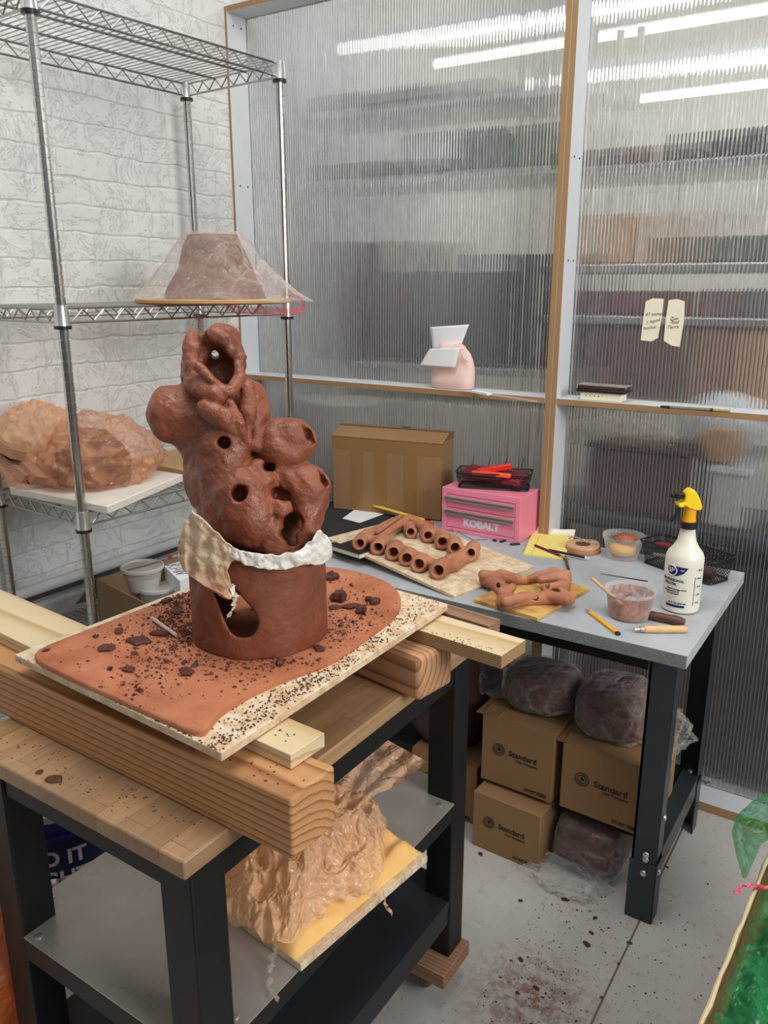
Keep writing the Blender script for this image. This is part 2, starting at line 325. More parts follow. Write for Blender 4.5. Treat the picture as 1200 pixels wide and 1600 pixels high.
def nets(F, lo, h):
    ins = F < 0; nx, ny, nz = F.shape
    c = [(i, j, k) for i in (0, 1) for j in (0, 1) for k in (0, 1)]
    sub = lambda A, o: A[o[0]:nx-1+o[0], o[1]:ny-1+o[1], o[2]:nz-1+o[2]]
    cnt = sum(sub(ins, o).astype(np.int8) for o in c); act = (cnt > 0) & (cnt < 8)
    idx = -np.ones(act.shape, int); A = np.argwhere(act); idx[tuple(A.T)] = np.arange(len(A))
    S = np.zeros((len(A), 3)); N = np.zeros(len(A))
    for a in c:
        for ax in range(3):
            if a[ax]: continue
            b = list(a); b[ax] = 1
            fa = F[tuple((A+a).T)]; fb = F[tuple((A+b).T)]; m = (fa < 0) != (fb < 0)
            tt = np.where(m, fa/np.where(m, fa-fb, 1), 0); p = np.tile(np.array(a, float), (len(A), 1)); p[:, ax] = tt
            S += p*m[:, None]; N += m
    V = (A+S/N[:, None])*h+lo; faces = []
    for ax in range(3):
        u, v = (ax+1) % 3, (ax+2) % 3
        sl0 = [slice(1, -1)]*3; sl1 = [slice(1, -1)]*3; sl0[ax] = slice(0, -1); sl1[ax] = slice(1, None)
        i0, i1 = ins[tuple(sl0)], ins[tuple(sl1)]
        for flip, m in ((0, i0 & ~i1), (1, ~i0 & i1)):
            E = np.argwhere(m); off = np.ones(3, int); off[ax] = 0; E = E+off
            q = []
            for (du, dv) in ((-1, -1), (0, -1), (0, 0), (-1, 0)):
                e = E.copy(); e[:, u] += du; e[:, v] += dv; q.append(idx[tuple(e.T)])
            q = np.stack(q, 1); q = q[(q >= 0).all(1)]
            faces.append(q[:, ::-1] if flip else q)
    Fc = np.concatenate(faces); mb = MB(); mb.v = [tuple(p) for p in V.tolist()]; mb.f = [tuple(q) for q in Fc.tolist()]
    return mb
def ellM(ax, ay, az, rot=None):
    m = np.diag([1/ax, 1/ay, 1/az])
    if rot is not None: m = np.array(rot)@m      # rot columns = axes of the ellipsoid
    return m
# ================================================================== THE SETTING
WALLX, PY, GY = -2.20, 2.33, 2.425      # brick wall, partition front edge, polycarbonate plane
t = NT('painted_floor'); v = t.coord(); n = t.noise(v, 2.2, 5); n2 = t.noise(v, 30, 5, .65); n3 = t.noise(v, 95, 3, .6)
c = t.ramp(n, [(.3, srgb(176, 172, 166)), (.7, srgb(196, 194, 190))])
c = t.mix(t.ramp(n2, [(.56, (0, 0, 0)), (.72, (.5,)*3)]), c, srgb(158, 128, 106))
c = t.mix(t.ramp(n3, [(.66, (0, 0, 0)), (.72, (.8,)*3)]), c, srgb(120, 88, 70))
# spilt red clay dust trodden into the paint
tc = t.add('ShaderNodeTexCoord'); vm = t.add('ShaderNodeVectorMath', operation='DISTANCE'); t.l.new(tc.outputs['Object'], vm.inputs[0]); st = Z(830, 1565, 0); vm.inputs[1].default_value = (st.x, st.y, 0)
msk = t.math('MULTIPLY', t.ramp(vm.outputs['Value'], [(.03, (1, 1, 1)), (.19, (0, 0, 0))]), t.ramp(t.noise(v, 34, 6, .7), [(.44, (0, 0, 0)), (.56, (1, 1, 1))]))
c = t.mix(t.math('MULTIPLY', msk, .75), c, srgb(128, 70, 50))
t.set(Base_Color=c, Roughness=.55, Normal=t.bump(n2, .1, .003)); MT['floor'] = t.m
struct('floor', MB().box(-2.6, 3.2, -1.2, 5.2, -.06, 0), 'floor', smooth=0)
seam = MB(); a, b = Z(1068, 1292, 0), Z(905, 1640, 0); d = (b-a).normalized(); s_ = Vector((-d.y, d.x, 0))*.0022
seam.prism([(a-s_)[:2], (b-s_)[:2], (b+s_)[:2], (a+s_)[:2]], .0002, .0012); struct('trim_1', seam, plain('seam', srgb(110, 100, 92), .9), smooth=0)

t = NT('painted_brick'); v = t.coord(); sw = t.add('ShaderNodeSeparateXYZ'); t.l.new(v, sw.inputs[0]); cm = t.add('ShaderNodeCombineXYZ'); t.l.new(sw.outputs[1], cm.inputs[0]); t.l.new(sw.outputs[2], cm.inputs[1])
wob = t.noise(v, 7, 3); wv = t.add('ShaderNodeVectorMath', operation='MULTIPLY_ADD'); t.l.new(wob, wv.inputs[0]); wv.inputs[1].default_value = (.02, .03, 0); t.l.new(cm.outputs[0], wv.inputs[2])
br = t.add('ShaderNodeTexBrick', i_Vector=wv.outputs[0], i_Scale=1.0); br.offset = .5
br.inputs['Brick Width'].default_value = .215; br.inputs['Row Height'].default_value = .078; br.inputs['Mortar Size'].default_value = .006; br.inputs['Mortar Smooth'].default_value = .9
br.inputs['Color1'].default_value = (1, 1, 1, 1); br.inputs['Color2'].default_value = (.8, .8, .8, 1); br.inputs['Mortar'].default_value = (.35, .35, .35, 1)
n = t.noise(v, 3, 5); n2 = t.noise(v, 38, 6, .7); n4 = t.noise(v, 12, 5, .6, 1.2); n5 = t.noise(v, 18, 6, .75, .6)
crk = t.ramp(t.noise(v, 6, 7, .8, 1.5), [(.494, (0, 0, 0)), (.5, (1, 1, 1)), (.506, (0, 0, 0))])
c = t.ramp(n, [(.3, srgb(214, 216, 214)), (.7, srgb(230, 230, 226))])
c = t.mix(t.ramp(br.outputs[0], [(.3, (.09,)*3), (.7, (0, 0, 0))]), c, srgb(160, 158, 150))
c = t.mix(t.math('MULTIPLY', t.ramp(n5, [(.70, (0, 0, 0)), (.73, (1, 1, 1))]), .6), c, srgb(90, 82, 74))
hgt = t.math('ADD', t.math('MULTIPLY', br.outputs[0], .30), t.math('ADD', t.math('MULTIPLY', n, .7), t.math('MULTIPLY', n2, .16)))
t.set(Base_Color=c, Roughness=.6, Normal=t.bump(t.math('SUBTRACT', hgt, t.math('MULTIPLY', crk, .10)), .7, .018)); MT['brick'] = t.m
struct('wall_left', MB().box(-2.5, WALLX, -1.2, 4.7, -.02, 3.7), 'brick', smooth=0)
MT['grey_stuff_dark'] = plain('gap_dark_grey', srgb(78, 74, 70), .9)  # dark grey for the strip between plinth top and pipe
# plinth of the brick wall: it stands proud below the pipe
struct('trim_2', MB().box(WALLX, WALLX+.035, -1.2, PY, 0, .61), 'brick', smooth=0, bevel=.012)
struct('trim_3', MB().tube([(WALLX+.03, -1.2, .655), (WALLX+.03, PY-.01, .655)], .017, 12), 'white_paint')
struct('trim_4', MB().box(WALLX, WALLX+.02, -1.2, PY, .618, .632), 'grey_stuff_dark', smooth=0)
struct('wall_back', MB().box(-2.5, 3.2, 4.7, 4.9, -.02, 3.7), plain('back_wall', srgb(200, 197, 186), .8, var=.03, nscale=3), smooth=0)
struct('ceiling', MB().box(-2.5, 3.2, 2.55, 4.9, 3.7, 3.8), plain('ceiling_paint', srgb(225, 225, 222), .8, var=.03), smooth=0)

# partition: two plywood frames side by side, painted inside, raw laminated front edges, twin-wall sheet behind
def poly_mat():
    t = NT('twinwall_sheet'); v = t.coord(); sp = t.add('ShaderNodeSeparateXYZ'); t.l.new(v, sp.inputs[0])
    ph = t.math('MULTIPLY', sp.outputs[0], 2*math.pi/.0105)
    sn = t.math('SINE', ph); hz = t.noise(t.coord((40, 1, 1.2)), 3, 4, .6)
    h = t.math('ADD', t.math('MULTIPLY', sn, .5), t.math('MULTIPLY', hz, .9))
    nm = t.bump(h, 1.0, .0040)
    rf = t.add('ShaderNodeBsdfRefraction', i_Roughness=.09, i_IOR=1.32, i_Normal=nm); rf.inputs[0].default_value = (.97, .975, .98, 1)
    tp = t.add('ShaderNodeBsdfTransparent'); tp.inputs[0].default_value = (.97, .975, .98, 1)
    gl = t.add('ShaderNodeBsdfGlossy', i_Roughness=.22, i_Normal=nm); gl.inputs[0].default_value = (.9, .92, .95, 1)
    df = t.add('ShaderNodeBsdfDiffuse'); df.inputs[0].default_value = (.8, .8, .8, 1); tl = t.add('ShaderNodeBsdfTranslucent'); tl.inputs[0].default_value = (.85, .86, .86, 1)
    mx = lambda f, a, b: (lambda n: (t.l.new(f, n.inputs[0]) if isinstance(f, bpy.types.NodeSocket) else setattr(n.inputs[0], 'default_value', f), t.l.new(a, n.inputs[1]), t.l.new(b, n.inputs[2]), n.outputs[0])[-1])(t.add('ShaderNodeMixShader'))
    a = mx(.16, rf.outputs[0], tp.outputs[0]); web = t.ramp(sn, [(.6, (.05,)*3), (.97, (.34,)*3)])
    a = mx(web, a, mx(.5, df.outputs[0], tl.outputs[0])); fr = t.add('ShaderNodeFresnel', i_IOR=1.35, i_Normal=nm)
    a = mx(t.math('MINIMUM', .6, t.math('ADD', fr.outputs[0], .03)), a, gl.outputs[0])
    gm = t.add('ShaderNodeNewGeometry'); a = mx(gm.outputs['Backfacing'], a, tp.outputs[0]); t.l.new(a, t.out.inputs[0]); return t.m
MT['twinwall'] = poly_mat()
# frame
def plank(name, x0, x1, y0, y1, z0, z1, parent, edge):
    o = obj(name, MB().box(x0, x1, y0, y1, z0, z1), ['grey_paint', edge], parent, smooth=0, bevel=.0012)
    split_mats(o, lambda p: 1 if p.normal.y < -.9 else 0); return o
T = .018; ZT = 2.475; ZL = 1.222
xl = Yp(347.5, 14.7, PY).x; c0 = Yp(885, 0, PY).x; c1 = Yp(905, 0, PY).x; cm_ = (c0+c1)/2
for k, (xa, xb) in enumerate(((xl, cm_), (cm_, cm_+(cm_-xl)))):
    e = bpy.data.objects.new(f'window_{k+1}', None); COL.objects.link(e); e['kind'] = 'structure'; e['label'] = ['plywood framed partition bay against the white brick wall', 'plywood framed partition bay with two strips of tape on its sheet'][k]
    plank('frame_stud', xa, xa+T, PY, GY+.02, .0, ZT, e, 'ply_x'); plank('frame_stud', xb-T, xb, PY, GY+.02, .0, ZT, e, 'ply_x')
    plank('frame_head', xa+T, xb-T, PY, GY+.02, ZT-T, ZT, e, 'ply_z'); plank('frame_ledge', xa+T, xb-T, PY, GY+.02, ZL-T, ZL, e, 'ply_z'); plank('frame_sill', xa+T, xb-T, PY, GY+.02, .0, .03, e, 'ply_z')
    for z0, z1 in ((.03, ZL-T), (ZL, ZT-T)): obj('polycarbonate_sheet', MB().box(xa+T, xb-T, GY, GY+.006, z0, z1), 'twinwall', e, smooth=0)
    sc_ = MB()
    for z in (.7, 1.62, 2.42, 1.9):
        for y in (.03, .07): sc_.lathe([(.003, 0), (.003, .0015)], 8, (xa+T, PY+y, z), Matrix.Rotation(R(90), 4, 'Y'))
    obj('screw', sc_, 'black_paint', e)

# ================================================================== BEYOND THE SHEETS
def bxthing(name, label, cat, x0, x1, y0, y1, z0, z1, mat, lid=None, group=None, bevel=.01, rz=0):
    c = ((x0+x1)/2, (y0+y1)/2, z0); t = thing(name, label, cat, c, rz, group); w_, d_, h_ = (x1-x0)/2, (y1-y0)/2, z1-z0
    obj('body', MB().box(-w_, w_, -d_, d_, 0, h_), mat, t, smooth=30, bevel=bevel)
    if lid: obj('lid', MB().box(-w_-.008, w_+.008, -d_-.008, d_+.008, h_, h_+.025), lid, t, smooth=30, bevel=.008)
    return t
def back_rack(x0, x1, y0, y1, levels, ztop, label):
    t = thing('storage_rack', label, 'rack', ((x0+x1)/2, (y0+y1)/2, 0), group=None); w_, d_ = (x1-x0)/2, (y1-y0)/2
    for sx in (-w_, w_):
        for sy in (-d_, d_): obj('post', MB().tube([(sx, sy, 0), (sx, sy, ztop)], .014, 8), 'steel', t)
    for z in levels: obj('shelf', MB().box(-w_, w_, -d_, d_, z-.03, z), 'steel', t, smooth=0, bevel=.004)
    return t
RY = 2.95
back_rack(-2.14, -1.18, RY, RY+.5, (.55, 1.25, 1.95, 2.20), 2.5, 'steel storage rack beyond the left partition bay')
back_rack(-1.10, .0, RY, RY+.5, (.45, 1.16, 1.45, 1.62, 1.93), 2.5, 'steel storage rack beyond the right partition bay')
MT['grey_stuff'] = plain('grey_stuff', srgb(112, 113, 116), .7); MT['dark_stuff'] = plain('dark_stuff', srgb(52, 49, 48), .7); MT['brown_stuff'] = plain('brown_stuff', srgb(104, 78, 68), .7)
MT['greenish'] = plain('greenish', srgb(92, 104, 84), .7); MT['tan_stuff'] = plain('tan_stuff', srgb(198, 158, 124), .7); MT['light_stuff'] = plain('light_stuff', srgb(200, 195, 186), .7)
B = bxthing
Y1_, Y2_ = RY+.02, RY+.42
MT['maroon_stuff'] = plain('maroon_grey', srgb(110, 66, 66), .7)
B('storage_box', 'wide grey box highest behind the left sheet', 'box', -2.1, -1.55, Y1_, Y2_, 2.2, 2.26, 'grey_stuff')
B('storage_box', 'low grey box on the rack shelf high behind the left sheet', 'box', -2.1, -1.72, Y1_, Y2_, 1.95, 2.01, 'grey_stuff')
B('storage_box', 'dull green lumpy box beside the centre stud behind the left sheet', 'box', -1.66, -1.24, Y1_, Y2_, 1.95, 2.09, 'greenish')
B('storage_box', 'dark box just left of the centre stud at mid height behind the sheet', 'box', -1.42, -1.2, Y1_, Y2_, 1.25, 1.66, 'dark_stuff')
B('storage_box', 'wide greyish box at the middle of the left sheet', 'box', -1.82, -1.45, Y1_, Y2_, 1.25, 1.6, 'grey_stuff')
B('storage_box', 'brown carton nearest the brick wall behind the left sheet', 'box', -2.1, -1.85, Y1_, Y2_, 1.25, 1.72, 'brown_stuff')
B('storage_box', 'pale grey carton above the cardboard box behind the lower left sheet', 'box', -1.95, -1.25, Y1_, Y2_, 0.55, 1.1, 'light_stuff')
B('storage_box', 'pale carton behind the maroon bin beyond the right sheet', 'box', -1.07, -.1, Y1_, Y2_, .45, 1.0, 'light_stuff')
B('storage_box', 'dark brown strip box high behind the right sheet', 'box', -1.07, -0.72, Y1_, Y2_, 1.93, 1.985, 'brown_stuff')
B('storage_box', 'dark box at the upper right edge behind the sheet', 'box', -0.69, -0.1, Y1_, Y2_, 1.93, 2.01, 'dark_stuff')
B('storage_box', 'wide tan box left of the taped notes behind the sheet', 'box', -1.07, -0.76, Y1_, Y2_, 1.62, 1.78, 'tan_stuff')
B('storage_box', 'pale grey box right of the tan one behind the sheet', 'box', -0.72, -0.1, Y1_, Y2_, 1.62, 1.7, 'greenish')
B('storage_box', 'maroon box level with the tape strips behind the sheet', 'box', -1.07, -0.55, Y1_, Y2_, 1.45, 1.53, 'maroon_stuff')
B('storage_box', 'grey box right of the tape strips behind the sheet', 'box', -0.52, -0.1, Y1_, Y2_, 1.45, 1.54, 'grey_stuff')
B('storage_box', 'long brown carton right above the ledge behind the right sheet', 'box', -1.07, -0.57, Y1_, Y2_, 1.16, 1.42, 'brown_stuff')
B('storage_box', 'tan carton above the ledge at the right frame edge', 'box', -0.55, -0.1, Y1_, Y2_, 1.16, 1.42, 'tan_stuff')
# table close behind the right bay: maroon bin, clear tote, draped plastic
tb = thing('plastic_table', 'dark rimmed table just behind the lower right sheet', 'table', (-.35, 2.665, 0))
obj('table_top', MB().box(-.62, .45, -.2, .22, .80, .86), MT['desk_metal'], tb, bevel=.02)
for sx in (-.58, .41):
    for sy in (-.17, .19): obj('leg', MB().box(sx-.02, sx+.02, sy-.02, sy+.02, 0, .8), 'desk_metal', tb)
a, b = Yp(912, 800, 2.46), Yp(1088, 705, 2.46)
bn = thing('storage_bin', 'dark maroon bin with rounded corners seen through the right sheet', 'bin', ((a.x+b.x)/2, 2.56, .861)); w_ = (b.x-a.x)/2
obj('body', MB().box(-w_, w_, -.09, .1, 0, .2), 'dark_bin', bn, bevel=.02, seg=4); obj('rim', MB().box(-w_-.006, w_+.006, -.095, .105, .2, .215), 'dark_bin', bn, bevel=.006)
a, b = Yp(1095, 800, 2.47), Yp(1165, 740, 2.47)
bn = thing('clear_tote', 'clear plastic tote with white lid right of the maroon bin', 'tote', ((a.x+b.x)/2+.01, 2.56, .861)); w_ = (b.x-a.x)/2
obj('body', MB().box(-w_, w_, -.08, .08, 0, .16), 'milky_plastic', bn, bevel=.01); obj('lid', MB().box(-w_-.008, w_+.008, -.09, .09, .16, .185), 'white_paint', bn, bevel=.008)
a = Yp(1128, 695, 2.50); q = MB(); q.lathe([(.001, -.05), (.05, -.045), (.075, 0), (.06, .045), (.001, .05)], 10, (a.x, 2.50, a.z-.0), sx=.9, sy=.5)
tag(obj('orange_pouch', q, 'tan_stuff', smooth=80), 'orange tan pouch propped high behind the lower right sheet', 'pouch')
def sheet_blob(c, rx, ry, rz, seed, amp=.15, n=28):
    m = MB(); m.sphere((0, 0, 0), 1, n); out = []
    for p in m.v:
        p = Vector(p); k = 1+amp*ridge(p, 1.6, seed)+amp*.5*ridge(p, 4, seed+3); out.append((c[0]+p.x*rx*k, c[1]+p.y*ry*k, c[2]+p.z*rz*k))
    m.v = out; return m
a = Yp(1140, 665, 2.57); tag(obj('paper_heap', sheet_blob((a.x, 2.57, a.z), .10, .03, .09, 3), 'white_paint'), 'crumpled white sheet behind the orange pouch beyond the partition', 'sheet')
a = Yp(960, 678, 2.52); tag(obj('plastic_drape', sheet_blob((a.x, 2.53, a.z), .17, .05, .05, 9), 'hazy_film'), 'hazy plastic sheeting draped above the maroon bin', 'plastic sheeting')
# buckets behind the lower left bay
a = Yp(508, 700, 2.7); bk = thing('storage_bucket', 'tall grey bucket with a white wrap behind the lower left sheet', 'bucket', (-1.98, 2.70, .2))
obj('bucket_wall', MB().lathe([(.15, 0), (.17, .62)], 32), 'grey_stuff', bk); obj('wrap', MB().lathe([(.172, .60), (.178, .61), (.178, .9), (.17, .91)], 32), 'light_stuff', bk)
obj('stand', MB().box(-.15, .15, -.15, .15, -.2, 0), 'dark_stuff', bk)
B('floor_crate', 'tall dark crate on the floor under the plastic table behind the right bay', 'crate', -.50, .03, 2.56, 2.88, 0.005, .74, 'dark_stuff')
B('floor_crate', 'brown crate on the floor behind the cartons', 'crate', -.89, -.52, 2.58, 2.88, 0.005, .5, 'brown_stuff')
for k, (z, y) in enumerate(((2.53, 3.6), (2.42, 4.3))):
    l = thing('tube_light', ['upper bright fluorescent tube beyond the partition', 'lower bright fluorescent tube seen through the right sheet'][k], 'light', (-.6-.0*k, y, z), group='fluorescent tubes in the far room')
    em = bpy.data.materials.get('tube_glow')
    if not em:
        tt = NT('tube_glow'); tt.set(Emission_Color=(1, .98, .94, 1), Emission_Strength=5.0); em = tt.m
    obj('tube', MB().tube([((-1.5, -.75)[k], 0, 0), (2.5, 0, 0)], .018, 10), em, l); obj('fitting', MB().box((-1.52, -.77)[k], 2.52, -.03, .03, .02, .06), 'white_paint', l)
    obj('rod', MB().tube([(-.6, 0, .05), (-.6, 0, 3.7-z)], .004, 6), 'steel', l); obj('rod', MB().tube([(2, 0, .05), (2, 0, 3.7-z)], .004, 6), 'steel', l)
# ================================================================== WIRE SHELVING
def lp(a, b, k): return a[0]+(b[0]-a[0])*k, a[1]+(b[1]-a[1])*k
PN, PF, PB, PL = (-1.755, 1.248), (-1.705, 2.025), (-2.118, 2.05), (-2.165, 1.272)   # near, far, far wall side, near wall side
ws = thing('wire_shelving', 'chrome wire shelving unit against the white brick wall', 'shelving', (0, 0, 0))
for (x, y) in (PN, PF, PB, PL):
    m = MB(); pr = [(.0125, .02)]; z = .05
    while z < 2.17: pr += [(.0125, z), (.0106, z+.0006), (.0106, z+.0030), (.0125, z+.0036)]; z += .0254
    pr += [(.0125, 2.17)]; m.lathe(pr, 14, (x, y, 0)); po = obj('post', m, 'chrome', ws, smooth=25)
    obj('foot', MB().lathe([(.016, .0), (.016, .012), (.008, .02), (.008, .04)], 12, (x, y, 0)), 'black_plastic', po)
def deck(z):
    rail = MB(); wires = MB()
    dz = .034; e = .008
    for a, b in ((PN, PF), (PF, PB), (PB, PL), (PL, PN)):
        L = math.dist(a, b); k0 = .018/L; A, B_ = lp(a, b, k0), lp(a, b, 1-k0)
        rail.tube([(*A, z), (*B_, z)], .0032, 6); rail.tube([(*A, z-dz), (*B_, z-dz)], .0032, 6)
        n = int(round(L/.032)); pts = []
        for i in range(n*1+1): q = lp(A, B_, (i+.3)/(n+.6)); pts.append((*q, z-.003 if i % 2 else z-dz+.003))
        rail.tube(pts, .0024, 6)
    n = 36
    for i in range(1, n):
        a, b = lp(PN, PF, i/n), lp(PL, PB, i/n); wires.tube([(*a, z+.002), (*b, z+.002)], .0018, 5)
    for k in (.33, .66): wires.tube([(*lp(PN, PL, k), z-.0035), (*lp(PF, PB, k), z-.0035)], .0035, 6)
    d = obj('wire_deck', rail, 'chrome_wire', ws); obj('deck_wires', wires, 'chrome_wire', d)
    for (x, y) in (PN, PF, PB, PL):
        c = obj('collar', MB().lathe([(.019, z-.044), (.0185, z-.042), (.0165, z+.006), (.0135, z+.007)], 18, (x, y, 0)), 'bright_metal', ws)
        obj('collar_ring', MB().lathe([(.0205, z-.049), (.0205, z-.041)], 18, (x, y, 0)), 'black_plastic', c)
ZD = (2.172, 1.497, .985, .55)
for z in ZD: deck(z)

# ---- covered form on the middle shelf
zc = 1.503; ctr = Yp(338, 474, 1.72); cx, cy = ctr.x, ctr.y
tag(obj('plywood_round', MB().lathe([(.232, 0), (.236, .002), (.236, .009), (.232, .011)], 64, (cx-.015, cy, zc), sy=.82), plain('ply_tan', srgb(205, 165, 110), .7, nscale=12)), 'round plywood board under the bagged form on the middle wire shelf', 'board')
m = MB(); n = 60; rows = 22; H0 = .17
for i in range(rows+1):
    q = i/rows; r = .155-.082*q**.9
    for k in range(n):
        th = 2*math.pi*k/n; rr = r*(1+.06*noise.noise(Vector((math.cos(th)*1.5, math.sin(th)*1.5, q*3))))
        m.v.append((cx+rr*math.cos(th), cy+rr*math.sin(th)*.85, zc+.012+H0*q))
for i in range(rows):
    for k in range(n): m.f.append((i*n+k, i*n+(k+1) % n, (i+1)*n+(k+1) % n, (i+1)*n+k))
m.f.append(tuple(range(n))[::-1]); m.f.append(tuple(range(rows*n, rows*n+n)))
tag(obj('clay_cone', m, clay('clay_mauve', srgb(112, 66, 56), srgb(84, 46, 40), srgb(132, 82, 72), .6)), 'reddish brown truncated clay cone under clear plastic on the middle shelf', 'clay form')
def skirt(cx, cy, z0, prof, n, seed, sy=.85, amp=.02, close=True, fold=9, skew=None):
    m = MB(); rows = len(prof)
    for i, (r, z, fa) in enumerate(prof):
        for k in range(n):
            th = 2*math.pi*k/n; p = Vector((math.cos(th), math.sin(th), 0))
            rr = r*(1+fa*math.sin(fold*th+2*noise.noise(p*1.3+Vector((seed, 0, 0)))+z*4)*.5+fa*.8*noise.noise(p*3+Vector((0, seed, z*3)))) + amp*ridge((p.x*r, p.y*r, z), 11, seed)*(.3+fa*2)
            x = cx+rr*math.cos(th); y = cy+rr*math.sin(th)*sy; zz = z0+z+amp*.3*noise.noise(Vector((x*20, y*20, z*10)))
            if skew: x, y, zz = skew(x, y, zz, th, i/(rows-1))
            m.v.append((x, y, zz))
    for i in range(rows-1):
        for k in range(n): m.f.append((i*n+k, i*n+(k+1) % n, (i+1)*n+(k+1) % n, (i+1)*n+k))
    if close: m.f.append(tuple(range((rows-1)*n, rows*n)))
    return m
def interp(ctrl, n):
    out = []
    for i in range(n+1):
        t_ = i/n*(len(ctrl)-1); k = min(int(t_), len(ctrl)-2); f = t_-k; out.append(tuple(a+(b-a)*f for a, b in zip(ctrl[k], ctrl[k+1])))
    return out
prof = interp([(.262, .013, .12), (.232, .028, .14), (.195, .06, .12), (.158, .10, .10), (.122, .145, .07), (.090, .180, .03), (.076, .190, .02)], 36)
bg = thing('plastic_bag', 'clear drawstring bag with a pink hem draped over the clay cone', 'plastic bag', (cx, cy, zc))
mi = lambda o, e: (setattr(o, 'parent', e), setattr(o, 'matrix_parent_inverse', Matrix.Translation(-Vector(e.location))))
def sk(x, y, z, th, q): # pull the mouth of the bag out over the far post
    k = max(0, math.cos(th+.1))**6*(1-q)**3
    return x+.03*k, y+.035*k, z-.008*k
o = obj('bag_film', skirt(cx, cy, zc, prof, 160, 5, skew=sk), 'hazy_film', smooth=60); mi(o, bg)
hem = MB(); pts = [(Z(361, 484, zc-.004)*1), ]
hp = [Dp(352, 480, 2.33), Dp(385, 484, 2.31), Dp(420, 485, 2.34), Dp(455, 487, 2.40), Dp(474, 480, 2.48), Dp(466, 464, 2.58), Dp(446, 452, 2.66)]
def ribbon(pts, wv, mb=None, up=(0, 0, 1), sub=6, wob=.004, seed=0):
    """crumpled strip along points; wv = half width"""
    P = []
    for i in range(len(pts)-1):
        for k in range(sub):
            q = k/sub; a = Vector(pts[max(0, i-1)]); b = Vector(pts[i]); c = Vector(pts[i+1]); d = Vector(pts[min(len(pts)-1, i+2)])
            P.append(.5*((2*b)+(c-a)*q+(2*a-5*b+4*c-d)*q*q+(3*b-a-3*c+d)*q**3))
    P.append(Vector(pts[-1])); mb = mb or MB(); v = []; m_ = 5
    for i, p in enumerate(P):
        ww = wv[min(len(wv)-1, i*len(wv)//len(P))] if isinstance(wv, (list, tuple)) else wv
        d = (P[min(i+1, len(P)-1)]-P[max(0, i-1)]).normalized(); sd = Vector(up)
        nn = d.cross(sd).normalized() if d.cross(sd).length > 1e-5 else Vector((1, 0, 0))
        for k in range(m_):
            s = (k/(m_-1)-.5)*2; v.append(p+sd*s*ww+nn*wob*noise.noise(Vector((i*.45, s*1.5, seed)))*3)
    f = [(i*m_+k, i*m_+k+1, (i+1)*m_+k+1, (i+1)*m_+k) for i in range(len(P)-1) for k in range(m_-1)]
    return mb.add(v, f)
o = obj('pink_hem', ribbon(hp, .010, seed=1), 'pink_film', smooth=70, label='pink drawstring hem'); mi(o, bg)
# the loose tail of the bag falls over the shelf edge behind the sculpture
def cloth(outline_fn, nu, nv, mb=None):
    mb = mb or MB(); mb.add([outline_fn(i/nu, j/nv) for i in range(nu+1) for j in range(nv+1)], [(i*(nv+1)+j, (i+1)*(nv+1)+j, (i+1)*(nv+1)+j+1, i*(nv+1)+j+1) for i in range(nu) for j in range(nv)]); return mb
def tail(u, v):
    L = [(318, 440), (312, 470), (302, 500), (296, 525), (292, 548)][0:5]; Rr = [(322, 440), (352, 462), (361, 492), (359, 520), (352, 552)]
    k = v*4; i = min(3, int(k)); f = k-i; a = [L[i][j]+(L[i+1][j]-L[i][j])*f for j in (0, 1)]; b = [Rr[i][j]+(Rr[i+1][j]-Rr[i][j])*f for j in (0, 1)]
    px, py = a[0]+(b[0]-a[0])*u, a[1]+(b[1]-a[1])*u; dpt = 2.33-.03*math.sin(math.pi*u)+.012*ridge((px*.03, py*.012, 1), 1.3, 4)+.008*math.sin(u*22+v*3)
    return Dp(px, py, dpt)
o = obj('bag_tail', cloth(tail, 30, 30), 'hazy_film', smooth=70); mi(o, bg)
o = obj('drawstring', ribbon([Dp(296, 520, 2.31), Dp(285, 535, 2.31), Dp(270, 544, 2.31), Dp(263, 552, 2.31)], [.006, .004, .005, .009], seed=4), 'hazy_film', smooth=70); mi(o, bg)

# ---- lower shelf
def lump(c, rx, ry, rz, seed, amp=.06, flat=True, n=30, s=1.6, z0=None, fn=None, cr=0):
    m = MB(); m.sphere((0, 0, 0), 1, n); out = []
    for p in m.v:
        p = Vector(p); k = 1+amp*fbm(p, s, 4, seed)+amp*.6*ridge(p, s*2.2, seed)
        q = Vector((p.x*rx*k, p.y*ry*k, p.z*rz*k))
        if fn: q = fn(q, p)
        if cr: q = q*(1+cr*(.5-vor(p, 2.3, seed))+cr*.4*(.5-vor(p, 5.5, seed+2)))
        q = q+Vector(c)
        if z0 is not None: q.z = max(q.z, z0+.001*noise.noise(q*30))
        out.append(tuple(q))
    m.v = out; return m
zs = .989
def pbox(name, corners, z0, z1, mat, label, cat, **kw):
    o = obj(name, MB().prism([tuple(c)[:2] for c in corners], z0, z1), mat, smooth=30, **kw)
    return tag(o, label, cat)
A, B_, C_ = Z(15, 762, zs+.02), Z(168, 792, zs+.02), Z(286, 742, zs+.02); D_ = A+C_-B_
pbox('plaster_board', [A, B_, C_, D_], zs, zs+.022, 'plaster', 'white plaster board on the lower wire shelf under the brown bag', 'board', bevel=.003)
A, B_, C_ = Z(268, 716, zs), Z(312, 733, zs), Z(330, 700, zs); A = Vector((-2.13, 1.75, 0)); B_ = Vector((-1.84, 1.74, 0))
pbox('plywood_board', [(-2.13, 1.70), (-1.79, 1.68), (-1.77, 2.0), (-2.11, 2.0)], zs, zs+.016, plain('ply2', srgb(205, 165, 115), .7, nscale=15), 'tan plywood board with clay crumbs at the back of the lower wire shelf', 'board')
bc = Z(150, 752, zs+.025); bc = Vector((bc.x-.01, bc.y, zs+.024))
